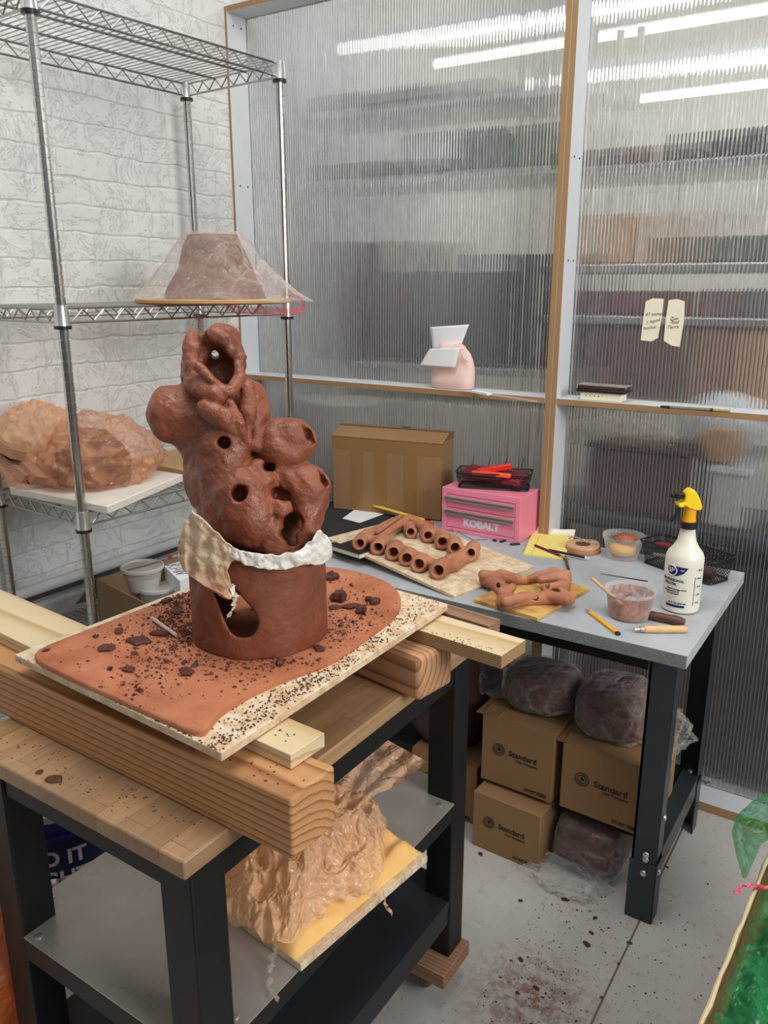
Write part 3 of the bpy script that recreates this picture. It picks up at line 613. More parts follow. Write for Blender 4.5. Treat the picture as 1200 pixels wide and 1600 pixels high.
tag(obj('clay_mound', lump((bc.x, bc.y, zs+.07), .105, .105, .095, 3, .12, z0=zs+.024), 'clay_wet', smooth=80), 'dark clay mound inside the crumpled brown bag on the lower shelf', 'clay')
def bagfn(q, p):
    k = max(0, p.z); q.x += .0; return q
def drape(q, p):
    if p.z > .3 and p.y > 0: q.y += .02
    return q
tag(obj('plastic_bag', lump((bc.x+.0, bc.y+.01, zs+.095), .135, .145, .112, 11, .12, n=90, s=1.5, cr=.14, z0=zs+.024, fn=lambda q, p: q+Vector((.0, .07, -.03))*max(0, p.y)**3), 'orange_film', smooth=80), 'crumpled translucent brown bag over clay on the plaster board', 'plastic bag')
a2 = Dp(30, 690, 2.05)
tag(obj('plastic_bag', lump((-2.05, 1.345, zs+.118), .105, .115, .12, 21, .1, n=80, s=1.4, cr=.14, z0=zs+.004), 'pale_orange_film', smooth=80), 'pale orange bag at the left end of the lower shelf, cut by the frame', 'plastic bag')
for k, (pa, pb) in enumerate((((2, 700), (46, 750)), ((40, 712), (62, 752)), ((0, 690), (30, 712)))):
    a = Dp(pa[0]-20, pa[1]-5, 2.12); b = Dp(pb[0], pb[1], 2.06); d = (b-a); M_ = frame_M(a, d, (.3, .4, 1))
    tag(obj('wood_offcut', MB().box(0, d.length, -.012, .012, -.02, .02, M_), wood(f'offcut{k}', srgb(130, 85, 62), srgb(178, 132, 104), 0, 60)), ['long wood offcut leaning under the pale orange bag', 'short wood offcut next to the brown bag', 'upper wood offcut at the frame edge on the lower shelf'][k], 'wood', 'wood offcuts on the lower shelf')

# ---- bottom shelf: open carton with deli tubs
zb = .556
bx = thing('cardboard_box', 'open cardboard box with plastic tubs on the bottom wire shelf', 'box', (0, 0, 0))
zt = zb+.20; a = Z(149, 904, zt); b = Z(240, 950, zt); d1 = (b-a); d1.z = 0; d1 = d1.normalized(); d2 = Vector((-d1.y, d1.x, 0))
LX, LY = .38, .30; w_ = .004; M_ = Matrix(((d1.x, d2.x, 0, a.x), (d1.y, d2.y, 0, a.y), (0, 0, 1, zb), (0, 0, 0, 1)))
bm_ = MB().box(0, LX, 0, LY, 0, .004, M_).box(0, LX, 0, w_, 0, .2, M_).box(0, LX, LY-w_, LY, 0, .2, M_).box(0, w_, 0, LY, 0, .2, M_).box(LX-w_, LX, 0, LY, 0, .2, M_)
obj('body', bm_, 'cardboard_dark', bx, smooth=0)
q = MB(); q.add([M_@Vector(p) for p in ((0, 0, .2), (0, LY, .2), (-.10, LY+.02, .10), (-.10, -.02, .10))]+[M_@Vector(p) for p in ((-.004, 0, .2), (-.004, LY, .2), (-.104, LY+.02, .098), (-.104, -.02, .098))], [(0, 1, 2, 3), (7, 6, 5, 4), (0, 3, 7, 4), (1, 5, 6, 2), (3, 2, 6, 7)])
obj('flap', q, 'cardboard_dark', bx, smooth=0)
q = MB(); q.add([M_@Vector(p) for p in ((0, LY, .2), (LX, LY, .2), (LX+.01, LY+.10, .245), (-.01, LY+.10, .245))]+[M_@Vector(p) for p in ((0, LY+.004, .197), (LX, LY+.004, .197), (LX+.01, LY+.102, .241), (-.01, LY+.102, .241))], [(0, 1, 2, 3), (7, 6, 5, 4), (0, 3, 7, 4), (1, 5, 6, 2), (3, 2, 6, 7)])
obj('flap', q, 'cardboard_dark', bx, smooth=0)
def tub(name, label, c, rt, rb, h, liquid=None, lid=True, extra=None, mat='tub_plastic', cat='tub', group=None, rot=None):
    t = thing(name, label, cat, c, group=group, rot=rot)
    obj('wall', MB().lathe([(rb*.9, .0), (rb, .002), (rt*.97, h*.86), (rt, h*.87), (rt, h*.985), (rt*1.03, h), (rt*1.03, h-.003), (rt*.98, h-.004), (rt*.95, h*.86), (rb*.97, .004), (.001, .003)], 40, cap1=False), mat, t, smooth=50)
    if liquid: obj('liquid', MB().lathe([(rb*.95, .005), (rb*.95+(rt*.94-rb*.95)*liquid[0], h*liquid[0])], 36), liquid[1], t)
    if lid: obj('lid', MB().lathe([(rt*1.07, h-.006), (rt*1.07, h+.003), (rt*1.0, h+.004), (rt*.97, h-.002), (.001, h-.002)], 40, cap0=False, cap1=False), 'milky_plastic', t, smooth=40)
    return t
MT['cloudy_water'] = plain('cloudy_water', srgb(190, 188, 170), .2)
zz = zb+.13
c = Z(225, 920, zz); tub('deli_tub', 'lidded tub of cloudy water standing highest in the cardboard box', (c.x, c.y, zz), .058, .046, .07, (.6, 'cloudy_water'))
MT['milky_solid'] = plain('milky_solid', srgb(215, 215, 208), .4)
c = Z(248, 950, zb+.07); tub('deli_tub', 'empty lidded tub sunk in the box in front of the tall one', (c.x, c.y, zb+.07), .055, .044, .07, None)
c = Z(292, 935, zb+.07); tub('deli_tub', 'pale lidded tub next to the white box marked in black', (c.x, c.y, zb+.08), .05, .042, .075, (.8, 'milky_solid'))
for k, zz2 in ((0, zb+.005),): tag(obj('packing_paper', lump((M_@Vector((LX/2, LY/2, .04))), .17, .13, .035, 5, .15), 'white_paint', smooth=80), 'crumpled white paper filling the bottom of the cardboard box', 'paper')
zr = zb+.185; P4 = [Z(*p, zr) for p in ((256, 884), (274, 866), (304, 896), (281, 908))]
rb_ = thing('white_box', 'tilted white carton handwritten RAW in the cardboard box', 'box', (0, 0, 0))
lo = [p-Vector((0, 0, .05)) for p in P4]; obj('body', MB().hexa(lo, P4), 'paper', rb_, smooth=0, bevel=.001)
M2 = frame_M((P4[0]+P4[2])/2+Vector((0, 0, .0012)), P4[3]-P4[0], P4[1]-P4[0]); wd = (P4[3]-P4[0]).length
tx = MB()
for st_ in ([(-.45, -.35), (-.40, .3), (-.26, .28), (-.24, .08), (-.4, 0), (-.22, -.32)], [(-.16, -.32), (-.02, .32), (.10, -.32)], [(-.12, -.1), (.06, -.08)], [(.12, .3), (.18, -.3), (.27, .1), (.34, -.3), (.44, .34)]):
    tx.tube([M2@Vector((p[0]*wd*.75, p[1]*wd*.45, 0)) for p in st_], .0008, 5)
obj('handwriting', tx, 'ink', rb_)
a = Z(266, 868, zr+.01); tag(obj('red_marker', MB().tube([a-Vector((0, 0, .09)), a], .006, 10), 'red_plastic'), 'red capped marker standing in the cardboard box', 'marker')
# ================================================================== WORK TABLE
X0, X1, Y0, Y1, ZTB = -1.20, -.688, .583, 1.385, .85
wt = thing('work_table', 'butcher block work table with black frame carrying the clay sculpture', 'table', ((X0+X1)/2, (Y0+Y1)/2, 0))
cw = Matrix.Translation(-Vector(wt.location))
def wmb(mb): return xf(mb, lambda p: cw@p)
t = NT('butcher'); v = t.coord((46, 3, 46)); g1 = t.noise(v, 2.2, 5, .65, .4); g2 = t.noise(t.coord(), 5, 4)
tc = t.add('ShaderNodeTexCoord'); mp_ = t.add('ShaderNodeMapping'); t.l.new(tc.outputs['Object'], mp_.inputs[0]); mp_.inputs['Rotation'].default_value = (0, 0, R(90))
br = t.add('ShaderNodeTexBrick', i_Vector=mp_.outputs[0], i_Scale=1.0); br.inputs['Brick Width'].default_value = .38; br.inputs['Row Height'].default_value = .042; br.inputs['Mortar Size'].default_value = .0005
br.inputs['Color1'].default_value = (*srgb(152, 116, 80), 1); br.inputs['Color2'].default_value = (*srgb(184, 146, 104), 1); br.inputs['Mortar'].default_value = (*srgb(110, 82, 58), 1)
c = t.mix(t.math('MULTIPLY', t.ramp(g1, [(.35, (0, 0, 0)), (.75, (1, 1, 1))]), .55), br.outputs[0], srgb(112, 82, 56)); c = t.mix(t.ramp(g2, [(.4, (0, 0, 0)), (.7, (.45,)*3)]), c, srgb(150, 128, 106))
t.set(Base_Color=c, Roughness=.45, Normal=t.bump(g1, .1, .002)); MT['butcher'] = t.m
obj('table_top', wmb(MB().box(X0, X1, Y0, Y1, ZTB-.03, ZTB)), 'butcher', wt, bevel=.004)
ins = .008; lw = .062
for sx in (X0+.02, X1-.0-lw-ins):
    for sy in (Y0+ins+.008, Y1-ins-lw): obj('leg', wmb(MB().box(sx, sx+lw, sy, sy+lw, .1, ZTB-.03)), 'black_paint', wt, bevel=.003)
xa, xb, ya, yb = X0+.02, X1-ins, Y0+.016, Y1-ins
for q_ in ((xa+lw, xb-lw, ya+.004, ya+.03), (xa+lw, xb-lw, yb-.03, yb-.004), (xb-.03, xb-.004, ya+lw, yb-lw), (xa+.004, xa+.03, ya+lw, yb-lw)): obj('apron', wmb(MB().box(*q_, ZTB-.08, ZTB-.0305)), 'black_paint', wt, bevel=.002)
MT['shelf_steel'] = None
t = NT('scuffed_steel'); v = t.coord(); n = t.noise(v, 6, 5, .6); n2 = t.noise(v, 9, 5, .7)
t.set(Base_Color=t.mix(n, srgb(150, 145, 137), srgb(190, 185, 176)), Metallic=.35, Roughness=t.ramp(n2, [(.3, (.22,)*3), (.7, (.45,)*3)]), Normal=t.bump(n, .05, .002)); MT['shelf_steel'] = t.m
def notch_plate(x0, x1, y0, y1, z0, z1, c=lw, cc=.0):
    po = [(x0, y0+c), (x0+c, y0+c), (x0+c, y0), (x1-c, y0), (x1-c, y0+c), (x1, y0+c), (x1, y1-c), (x1-c, y1-c), (x1-c, y1), (x0+c, y1), (x0+c, y1-c), (x0, y1-c)]
    return MB().prism(po, z0, z1)
sh = obj('metal_shelf', wmb(notch_plate(xa, xb+.004, ya, yb, .497, .5)), 'shelf_steel', wt, smooth=0)
obj('shelf_rail', wmb(MB().box(xb-.02, xb, ya+lw, yb-lw, .455, .4965).box(xa, xa+.02, ya+lw, yb-lw, .455, .4965).box(xa+lw, xb-lw, ya, ya+.02, .455, .4965).box(xa+lw, xb-lw, yb-.02, yb, .455, .4965)), 'black_paint', wt, smooth=0, bevel=.001)
for (x, y) in ((xb-lw-.018, yb-.02), (xb-.02, yb-lw-.02), (xb-.02, ya+lw+.02), (xa+lw+.02, ya+.015), (xa+.02, ya+lw+.02)): obj('shelf_screw', wmb(MB().lathe([(.006, 0), (.006, .002), (.003, .003)], 10, (x, y, .5))), 'bright_metal', wt)
obj('lower_panel', wmb(notch_plate(xa, xb-.002, ya, yb, .232, .25)), 'dark_panel', wt, smooth=0, bevel=.002)
obj('lower_rail', wmb(MB().box(xb-.03, xb-.004, ya+lw, yb-lw, .19, .232).box(xa+lw, xb-lw, ya, ya+.02, .19, .232)), 'dark_panel', wt, smooth=0)
for yy in (Y1-.12, Y0-.01):
    obj('skid_plank', wmb(MB().box(X0-.02, X1+.008, yy, yy+.12, .063, .0995)), 'skid_wood', wt, bevel=.002)
    for xx in (X1-.06, X0+.06):
        cs = MB(); cs.lathe([(.022, 0), (.022, .006)], 14, (xx, yy+.05, .056)).box(xx-.014, xx+.014, yy+.035, yy+.065, .03, .056)
        co = obj('caster', wmb(cs), 'steel', wt, bevel=.002); obj('wheel', wmb(MB().lathe([(.023, -.009), (.0255, -.006), (.0255, .006), (.023, .009)], 20, (xx, yy+.05, .0257), Matrix.Rotation(R(90), 4, 'Y'))), 'rubber', co)

# beams on the table
MT['beam_a'] = wood('beam_a', srgb(140, 92, 56), srgb(205, 155, 105), 0, 26, center=(0, .012, -.10), grainy=.35)
MT['beam_b'] = wood('beam_b', srgb(140, 95, 66), srgb(205, 158, 118), 0, 22, center=(0, -.03, .09), grainy=.35)
def beam(name, label, cx, cy, z0, L, wy, h, rz, mat, right, bev=.004, cat='timber', group=None):
    t = tag(obj(name, MB().box(-L, 0, 0, wy, 0, h), mat, bevel=bev, seg=3), label, cat, group); t.location = (cx, cy, z0); t.rotation_euler = (0, 0, R(rz)); return t
e1 = Z(458, 1347, .85)
beam('timber_beam', 'thick wooden beam across the front of the work table', e1.x, e1.y, .8505, .9, .0885, .09, -.9, 'beam_a', 0)
e2 = Z(655, 1099, .85)
beam('timber_beam', 'thick wooden beam across the back of the work table, cut end toward the desk', e2.x, e2.y, .8505, .46, .095, .085, -8.5, 'beam_b', 0, bev=.01)
zbm = .941
a = Z(455, 1203, zbm); beam('wood_batten', 'short pale batten on the front beam sticking out under the board', a.x, a.y, zbm, .46, .068, .022, -3, 'pale_ply', 0, .0015)
a = Z(783, 1046, .9365); MT['ply_strip'] = MT['pale_ply']
o = beam('wood_batten', 'plywood strip with striped edge lying on the back beam', a.x, a.y, .9365, .5, .082, .024, -5, 'pale_ply', 0, .001)
o.data.materials.append(MT['ply_z']); split_mats(o, lambda p: 1 if abs(p.normal.z) < .5 else 0)
a = Z(758, 1001, .9365); beam('wood_batten', 'thin second batten behind the plywood strip', a.x, a.y+.012, .9365, .4, .04, .024, -6, 'skid_wood', 0, .001)
a = Z(112, 1010, .985); beam('wood_batten', 'wide pale batten at the left end of the beams, cut by the frame', a.x+.16, a.y-.03, zbm, .8, .11, .022, -4, 'pale_ply', 0, .0015)

# board and slab
t = NT('plastered_board'); v = t.coord(); n = t.noise(v, 40, 6, .7); n2 = t.noise(v, 90, 4, .6); n3 = t.noise(v, 6, 4)
c = t.mix(t.ramp(n, [(.42, (0, 0, 0)), (.6, (1, 1, 1))]), srgb(222, 208, 180), srgb(200, 170, 132)); c = t.mix(t.ramp(n2, [(.64, (0, 0, 0)), (.7, (.8,)*3)]), c, srgb(150, 88, 62))
c = t.mix(t.ramp(n3, [(.5, (0, 0, 0)), (.7, (.5,)*3)]), c, srgb(205, 150, 115))
t.set(Base_Color=c, Roughness=.85, Normal=t.bump(n, .3, .003)); MT['board'] = t.m
zbd = .9645
bp = [(-1.172, .668), (-.675, .643), (-.672, 1.235), (-.80, 1.275), (-1.15, 1.285)]
L_, B_, Rr = Z(22, 1022, .978), Z(346, 1176, .978), Z(700, 943, .978); Bk = L_+(Rr-B_)+Vector((.02, .01, 0))
tag(obj('work_board', MB().prism([tuple(p)[:2] for p in (L_, B_, Rr, Bk)], zbd, .9775), 'board', bevel=.0015), 'plaster stained plywood board under the terracotta clay slab', 'board')
SL = [(42, 1023), (100, 1052), (180, 1088), (250, 1119), (315, 1147), (330, 1128), (345, 1110), (380, 1088), (420, 1068), (460, 1052), (495, 1040), (520, 1030), (560, 1003), (589, 982), (612, 965), (627, 946), (626, 928), (614, 913), (592, 902), (567, 894), (512, 883), (420, 888), (300, 921), (244, 941), (150, 978), (85, 1002)]
sl = [Z(x, y, .987) for x, y in SL]
def smooth_poly(P, it=2):
    for _ in range(it):
        Q = []
        for i in range(len(P)): a, b = P[i], P[(i+1) % len(P)]; Q += [a*.75+b*.25, a*.25+b*.75]
        P = Q
    return P
sl = smooth_poly(sl); n = len(sl); cc = sum(sl, Vector())/n; m = MB()
rings = [(1, .9778), (1.0, .984), (.992, .9868)]+[(k/10, .987) for k in range(9, 0, -1)]
for k, z in rings:
    for p in sl: q = cc+(p-cc)*k; m.v.append((q.x, q.y, z+(.0006*noise.noise(q*25) if k < .99 else 0)))
for i in range(len(rings)-1):
    for j in range(n): m.f.append((i*n+j, i*n+(j+1) % n, (i+1)*n+(j+1) % n, (i+1)*n+j))
m.f.append(tuple(range((len(rings)-1)*n, len(rings)*n))); m.f.append(tuple(range(n))[::-1])
tag(obj('clay_slab', m, 'clay_slab', smooth=60), 'rolled terracotta clay slab under the standing sculpture', 'clay slab')

# ================================================================== THE SCULPTURE
SC = Vector((-.873, .943, 1.18)); D0 = (SC-_c).dot(_f); PM = D0/FPX
def S(px, py, off=0): return Dp(px, py, D0-off)
sx_, sy_, sz_ = _r, _u, -_f           # picture right, up, toward the viewer, as directions of the ellipsoids
def E_(px, py, off, rx, ry, rd, tilt=0, yaw=0, sub=False):
    rot = Matrix((sx_, sy_, sz_)).transposed(); rt = Matrix.Rotation(R(tilt), 3, 'Z')@Matrix.Rotation(R(yaw), 3, 'Y')
    Rm = rot@rt; return ('-ell' if sub else 'ell', tuple(S(px, py, off)), ellM(rx*PM, ry*PM, rd*PM, np.array(Rm)))
def C_(p, q, ra, rb=None, sub=False): return ('-cap' if sub else 'cap', tuple(S(*p)), tuple(S(*q)), ra*PM, (rb or ra)*PM)
px = PM
A = [ # trunk
 C_((345, 665, 0), (352, 740, 0), 48, 55), C_((352, 740, 0), (398, 805, 0), 55, 58), C_((325, 745, -.01), (345, 800, 0), 30, 34), C_((312, 700, -.01), (318, 770, -.01), 18, 22),
 # left horn
 C_((348, 664, 0), (283, 649, .01), 60, 42), C_((283, 649, .01), (274, 648, .015), 42, 36), E_(260, 648, .015, 25, 41, 37, 3), C_((335, 640, 0), (298, 632, .01), 46, 32),
 C_((300, 690, 0), (322, 720, 0), 20, 30),
 # right rear lobe
 C_((392, 650, -.02), (393, 622, -.02), 27, 24), C_((385, 695, -.02), (392, 650, -.02), 32, 27), C_((378, 610, -.01), (392, 618, -.015), 20, 20),
 # neck under the mouth
 C_((335, 645, 0), (340, 600, 0), 42, 36)]
FOLD = [ # coils, kept crisp
 C_((308, 602, .052), (336, 616, .070), 18, 20), C_((322, 638, .076), (348, 654, .082), 14, 17), C_((348, 654, .082), (378, 684, .066), 16, 6),
 C_((361, 630, .078), (375, 662, .078), 5, 9), C_((375, 662, .078), (384, 690, .066), 9, 4), C_((387, 604, .045), (388, 645, .055), 12, 13), C_((388, 645, .055), (386, 692, .055), 12, 6),
 C_((400, 655, .03), (399, 698, .04), 12, 11), C_((305, 660, .045), (330, 672, .05), 12, 9)]
FRONT = [
 C_((350, 700, .045), (352, 730, .04), 40, 42), C_((352, 730, .04), (370, 800, .03), 42, 52), # lobe A
 C_((378, 775, .06), (392, 810, .055), 46, 44), C_((392, 810, .055), (425, 843, .05), 42, 28), # lobe B
 C_((405, 738, .06), (414, 752, .065), 20, 14), C_((424, 752, .055), (428, 760, .055), 11, 9), C_((436, 792, .065), (440, 799, .068), 17, 17),
 C_((425, 825, .06), (430, 850, .065), 25, 24),
 # upper right lobe D
 C_((436, 694, .01), (455, 691, .01), 39, 38), C_((466, 692, .01), (474, 690, .015), 28, 22), E_(440, 708, .02, 38, 30, 34, -8), C_((450, 800, -.045), (445, 850, -.045), 34, 34), C_((430, 760, -.03), (440, 800, -.04), 34, 34),
 # lower right lobe C
 C_((455, 752, .02), (478, 762, .02), 26, 36), C_((434, 740, .03), (450, 748, .03), 17, 20), C_((480, 760, .02), (496, 762, .02), 34, 22), C_((482, 780, .02), (481, 805, .025), 33, 25),
 C_((480, 805, .03), (482, 832, .04), 24, 20), C_((482, 832, .04), (466, 854, .045), 19, 14)]
CUT = [
 C_((481, 664, .05), (492, 692, .035), 10, 10, True), C_((478, 670, .03), (484, 688, .025), 8, 8, True), C_((495, 676, .06), (478, 680, .02), 7, 9, True), C_((505, 734, .05), (517, 762, .03), 9, 9, True), C_((520, 745, .06), (500, 750, .02), 6, 8, True), C_((502, 742, .03), (506, 756, .025), 7, 7, True),
 C_((349, 687, .14), (350, 692, .06), 12, 10, True), C_((372, 769, .16), (374, 772, .075), 13, 11, True),
 C_((457, 815, .16), (457, 818, .0), 13, 17, True), C_((446, 836, .16), (452, 832, .0), 9, 12, True), C_((456, 850, .16), (455, 845, .02), 7, 9, True), C_((430, 765, .12), (436, 774, .03), 9, 11, True), C_((444, 776, .12), (446, 776, .03), 8, 9, True), C_((412, 728, .12), (424, 731, .02), 8, 8, True),
 C_((349, 686, .12), (349, 688, .10), 16, 11, True)]
# the mouth: a funnel leaning back, thick lobed rim
MOUTH = [E_(337, 572, .0, 46, 56, 50, -8), C_((302, 535, .01), (298, 590, .02), 13, 16), C_((348, 535, -.0), (362, 565, .01), 30, 18)]
MCUT = [C_((332, 545, .14), (345, 578, .0), 27, 29, True), E_(341, 566, .04, 32, 48, 58, 12, 0, True), C_((318, 505, .03), (322, 560, .02), 10, 22, True), C_((320, 540, .08), (322, 572, .02), 12, 12, True), C_((345, 548, .08), (352, 590, .03), 15, 14, True), C_((335, 553, .0), (338, 552, -.1), 6, 5, True)]
RIM = [C_((301, 524, .02), (298, 545, .035), 10, 12), C_((298, 545, .035), (299, 595, .045), 12, 13), C_((311, 573, .075), (330, 594, .08), 8, 7), C_((330, 594, .08), (349, 611, .075), 7, 9), C_((349, 611, .075), (361, 612, .07), 9, 9),
       C_((361, 612, .07), (374, 592, .055), 9, 9), C_((374, 592, .055), (375, 560, .04), 9, 8), C_((375, 560, .04), (371, 550, .03), 9, 8), C_((338, 524, .02), (356, 534, .02), 14, 14), C_((356, 534, .02), (365, 556, .03), 13, 8), C_((350, 520, .0), (362, 545, .0), 10, 10), C_((310, 540, -.03), (330, 525, -.03), 10, 8)]
def sculpt_field(h):
    bb = [S(*p) for p in ((222, 500, -.1), (222, 900, -.1), (535, 500, -.1), (535, 900, -.1), (222, 500, .15), (222, 900, .15), (535, 500, .15), (535, 900, .15))]
    lo = [min(p[i] for p in bb) for i in range(3)]; hi = [max(p[i] for p in bb) for i in range(3)]; lo[2] = max(lo[2], 1.105)
    b = .010
    seq = [('u', A, .016), ('u', FRONT, .0055), ('u', MOUTH, .008), ('s', MCUT, .005), ('u', RIM, .0035), ('u', FOLD, .0022), ('s', CUT, .004)]
    prims = []
    for _, L, bl in seq:
        for q in L: k = q[0]; prims.append((k+'~',)+tuple(q[1:])+(bl,))
    def post(F, P):
        s = np.sin(P[..., 0]*95+2*np.sin(P[..., 1]*60))*np.sin(P[..., 1]*88+1.7*np.sin(P[..., 2]*70))*np.sin(P[..., 2]*90+2*np.sin(P[..., 0]*55))
        s2 = np.sin(P[..., 0]*240+3*np.sin(P[..., 1]*130))*np.sin(P[..., 1]*220+3*np.sin(P[..., 2]*140))*np.sin(P[..., 2]*210+P[..., 0]*90)
        return F+.0022*s+.0008*s2
    return sdf_mesh(prims, lo, hi, h, post=post)
st = thing('clay_sculpture', 'tall lumpy terracotta sculpture with holes standing on a cylinder base', 'sculpture', (SC.x, SC.y, .987))
ms = Matrix.Translation(-Vector(st.location))
obj('sculpture_body', xf(sculpt_field(.0026), lambda p: ms@p), 'clay', st, smooth=180)
# cylinder base with an oval window and a hollow inside
cx, cy, rb = SC.x, SC.y, .1125
zt = 1.155
base = [('cap', (cx, cy, .90), (cx, cy, 1.30), rb, rb*.985), ('-cap', (cx+.004, cy+.004, .999), (cx+.004, cy+.004, 1.15), rb-.018, rb-.018)]
wn = Z(364, 962, 1.05)
def win(px, py, r): # window drilled from the viewer's side, left of centre
    p = Vector((cx, cy, 0)); r_ = ray(px, py).normalized(); a = _c+r_*(1.05); return a, r_
for q_ in range(13):
    f_ = q_/12; wx, wy, wr = 342+(380-342)*f_**.8, 922+(974-922)*f_, 10+12*f_**.7
    r_ = ray(wx, wy); a = _c+r_*((D0-.145)/FPX); b = _c+r_*((D0-.03)/FPX); base.append(('-cap', tuple(a), tuple(b), wr*PM, wr*PM))
r_ = ray(385, 945); base.append(('-cap', tuple(_c+ray(378, 945)*((D0+.04)/FPX)), tuple(_c+ray(378, 945)*((D0+.16)/FPX)), 18*PM, 18*PM))
def bpost(F, P):
    F = np.maximum(F, .9872-P[..., 2]); F = np.maximum(F, P[..., 2]-zt)
    return F+.0014*np.sin(P[..., 0]*70)*np.sin(P[..., 1]*64+1)*np.sin(P[..., 2]*30)+.0006*np.sin(P[..., 0]*200+3*np.sin(P[..., 2]*60))*np.sin(P[..., 1]*190)
mbb = sdf_mesh([(q[0]+'~',)+q[1:]+(.004,) for q in base], (cx-.14, cy-.14, .978), (cx+.14, cy+.14, 1.175), .003, post=bpost)
obj('cylinder_base', xf(mbb, lambda p: ms@p), 'clay_base', st, smooth=60)
# wrapped cloth strips, between body and base
def on_cyl(px, py, k=1.0, dz=0):
    """point of the base's side seen at this pixel, pushed out to k times its radius"""
    r_ = ray(px, py); a = r_.x**2+r_.y**2; ox, oy = -cx, -cy; rr = rb*k
    bq = ox*r_.x+oy*r_.y; cq = ox*ox+oy*oy-rr*rr; d = bq*bq-a*cq
    tt = (-bq-math.sqrt(d))/a if d > 0 else -bq/a
    p = _c+r_*tt; 
    if d <= 0: q = Vector((p.x-cx, p.y-cy, 0)).normalized()*rr; p = Vector((cx+q.x, cy+q.y, p.z))
    return p
t = NT('stained_muslin'); v = t.coord(); n = t.noise(v, 14, 5, .6); n2 = t.noise(v, 5, 3)
c = t.ramp(n, [(.3, srgb(196, 168, 134)), (.55, srgb(222, 200, 170)), (.75, srgb(232, 216, 190))]); c = t.mix(t.ramp(n2, [(.52, (0, 0, 0)), (.66, (.8,)*3)]), c, srgb(178, 108, 68))
t.set(Base_Color=c, Roughness=.9, Normal=t.bump(t.noise(v, 26, 6, .7), .8, .01)); MT['muslin'] = t.m
t = NT('white_cotton'); v = t.coord(); t.set(Base_Color=t.mix(t.noise(v, 20, 4), srgb(215, 208, 196), srgb(248, 246, 240)), Roughness=.9, Normal=t.bump(t.noise(v, 36, 6, .7), .8, .01)); MT['white_cotton'] = t.m
def loft(rows, cols, pts_rows, seed, amp, k=1.05, jag=0):
    """pts_rows: list of pixel polylines from top to bottom"""
    m = MB(); nr = len(pts_rows)
    def pl(L, u): u *= len(L)-1; i = min(len(L)-2, int(u)); f = u-i; return (L[i][0]+(L[i+1][0]-L[i][0])*f, L[i][1]+(L[i+1][1]-L[i][1])*f)
    for i in range(rows+1):
        v_ = i/rows*(nr-1); a = min(nr-2, int(v_)); f = v_-a
        for j in range(cols+1):
            p, q = pl(pts_rows[a], j/cols), pl(pts_rows[a+1], j/cols); x, y = p[0]+(q[0]-p[0])*f, p[1]+(q[1]-p[1])*f; y += jag*noise.noise(Vector((j*.2, i*.15, seed)))
            kk = (k(j/cols) if callable(k) else k)+amp*ridge((x*.03, y*.03, 0), 1.5, seed)+amp*.5*noise.noise(Vector((x*.15, y*.15, seed)))
            m.v.append(tuple(on_cyl(x, y, kk)))
    for i in range(rows):
        for j in range(cols): m.f.append((i*(cols+1)+j, (i+1)*(cols+1)+j, (i+1)*(cols+1)+j+1, i*(cols+1)+j+1))
    return m
def solidify(o, th): mo = o.modifiers.new('thickness', 'SOLIDIFY'); mo.thickness = th; mo.offset = 0; return o
o = obj('muslin_strip', loft(40, 36, [[(300, 797), (322, 815), (345, 838), (372, 862)], [(287, 818), (310, 830), (335, 845), (372, 872)], [(279, 850), (300, 858), (325, 864), (362, 878)], [(277, 872), (300, 880), (325, 885), (355, 890)], [(288, 893), (312, 905), (332, 908), (361, 912)], [(315, 912), (330, 922), (345, 930), (368, 928)], [(350, 930), (354, 934), (360, 936), (371, 930)]], 3, .05, lambda u: 1.26-.16*u, 4), 'muslin', smooth=80)
solidify(o, .0016); tag(o, 'stained beige cloth strip hanging over the left of the cylinder base', 'cloth')
o = obj('cloth_collar', loft(22, 70, [[(355, 855), (385, 862), (430, 868), (470, 860), (500, 828)], [(356, 866), (388, 874), (432, 880), (480, 870), (510, 836)], [(352, 866), (392, 884), (432, 888), (480, 878), (518, 850)], [(362, 872), (398, 884), (430, 891), (478, 882), (519, 868)], [(372, 876), (405, 880), (432, 888), (470, 880), (505, 882)]], 8, .06, 1.10, 5), 'white_cotton', smooth=80)
solidify(o, .0016); tag(o, 'white crumpled cotton band squeezed between sculpture and cylinder base', 'cloth')
o = obj('cloth_thread', ribbon([on_cyl(362, 915, 1.08), on_cyl(366, 930, 1.1), on_cyl(366, 945, 1.1), on_cyl(360, 960, 1.08), on_cyl(355, 962, 1.08)], .0025, seed=2), 'white_cotton', smooth=70); solidify(o, .001)
tag(o, 'loose pale thread of cloth hanging across the oval window', 'thread')
a, b = Z(238, 966, .992), Z(276, 993, .992); tag(obj('dowel_tool', MB().tube([a, a*.08+b*.92, b], [.0034, .0034, .003], 12), plain('pale_stick', srgb(200, 180, 165), .5)), 'thin pale round stick lying on the slab left of the sculpture', 'stick')

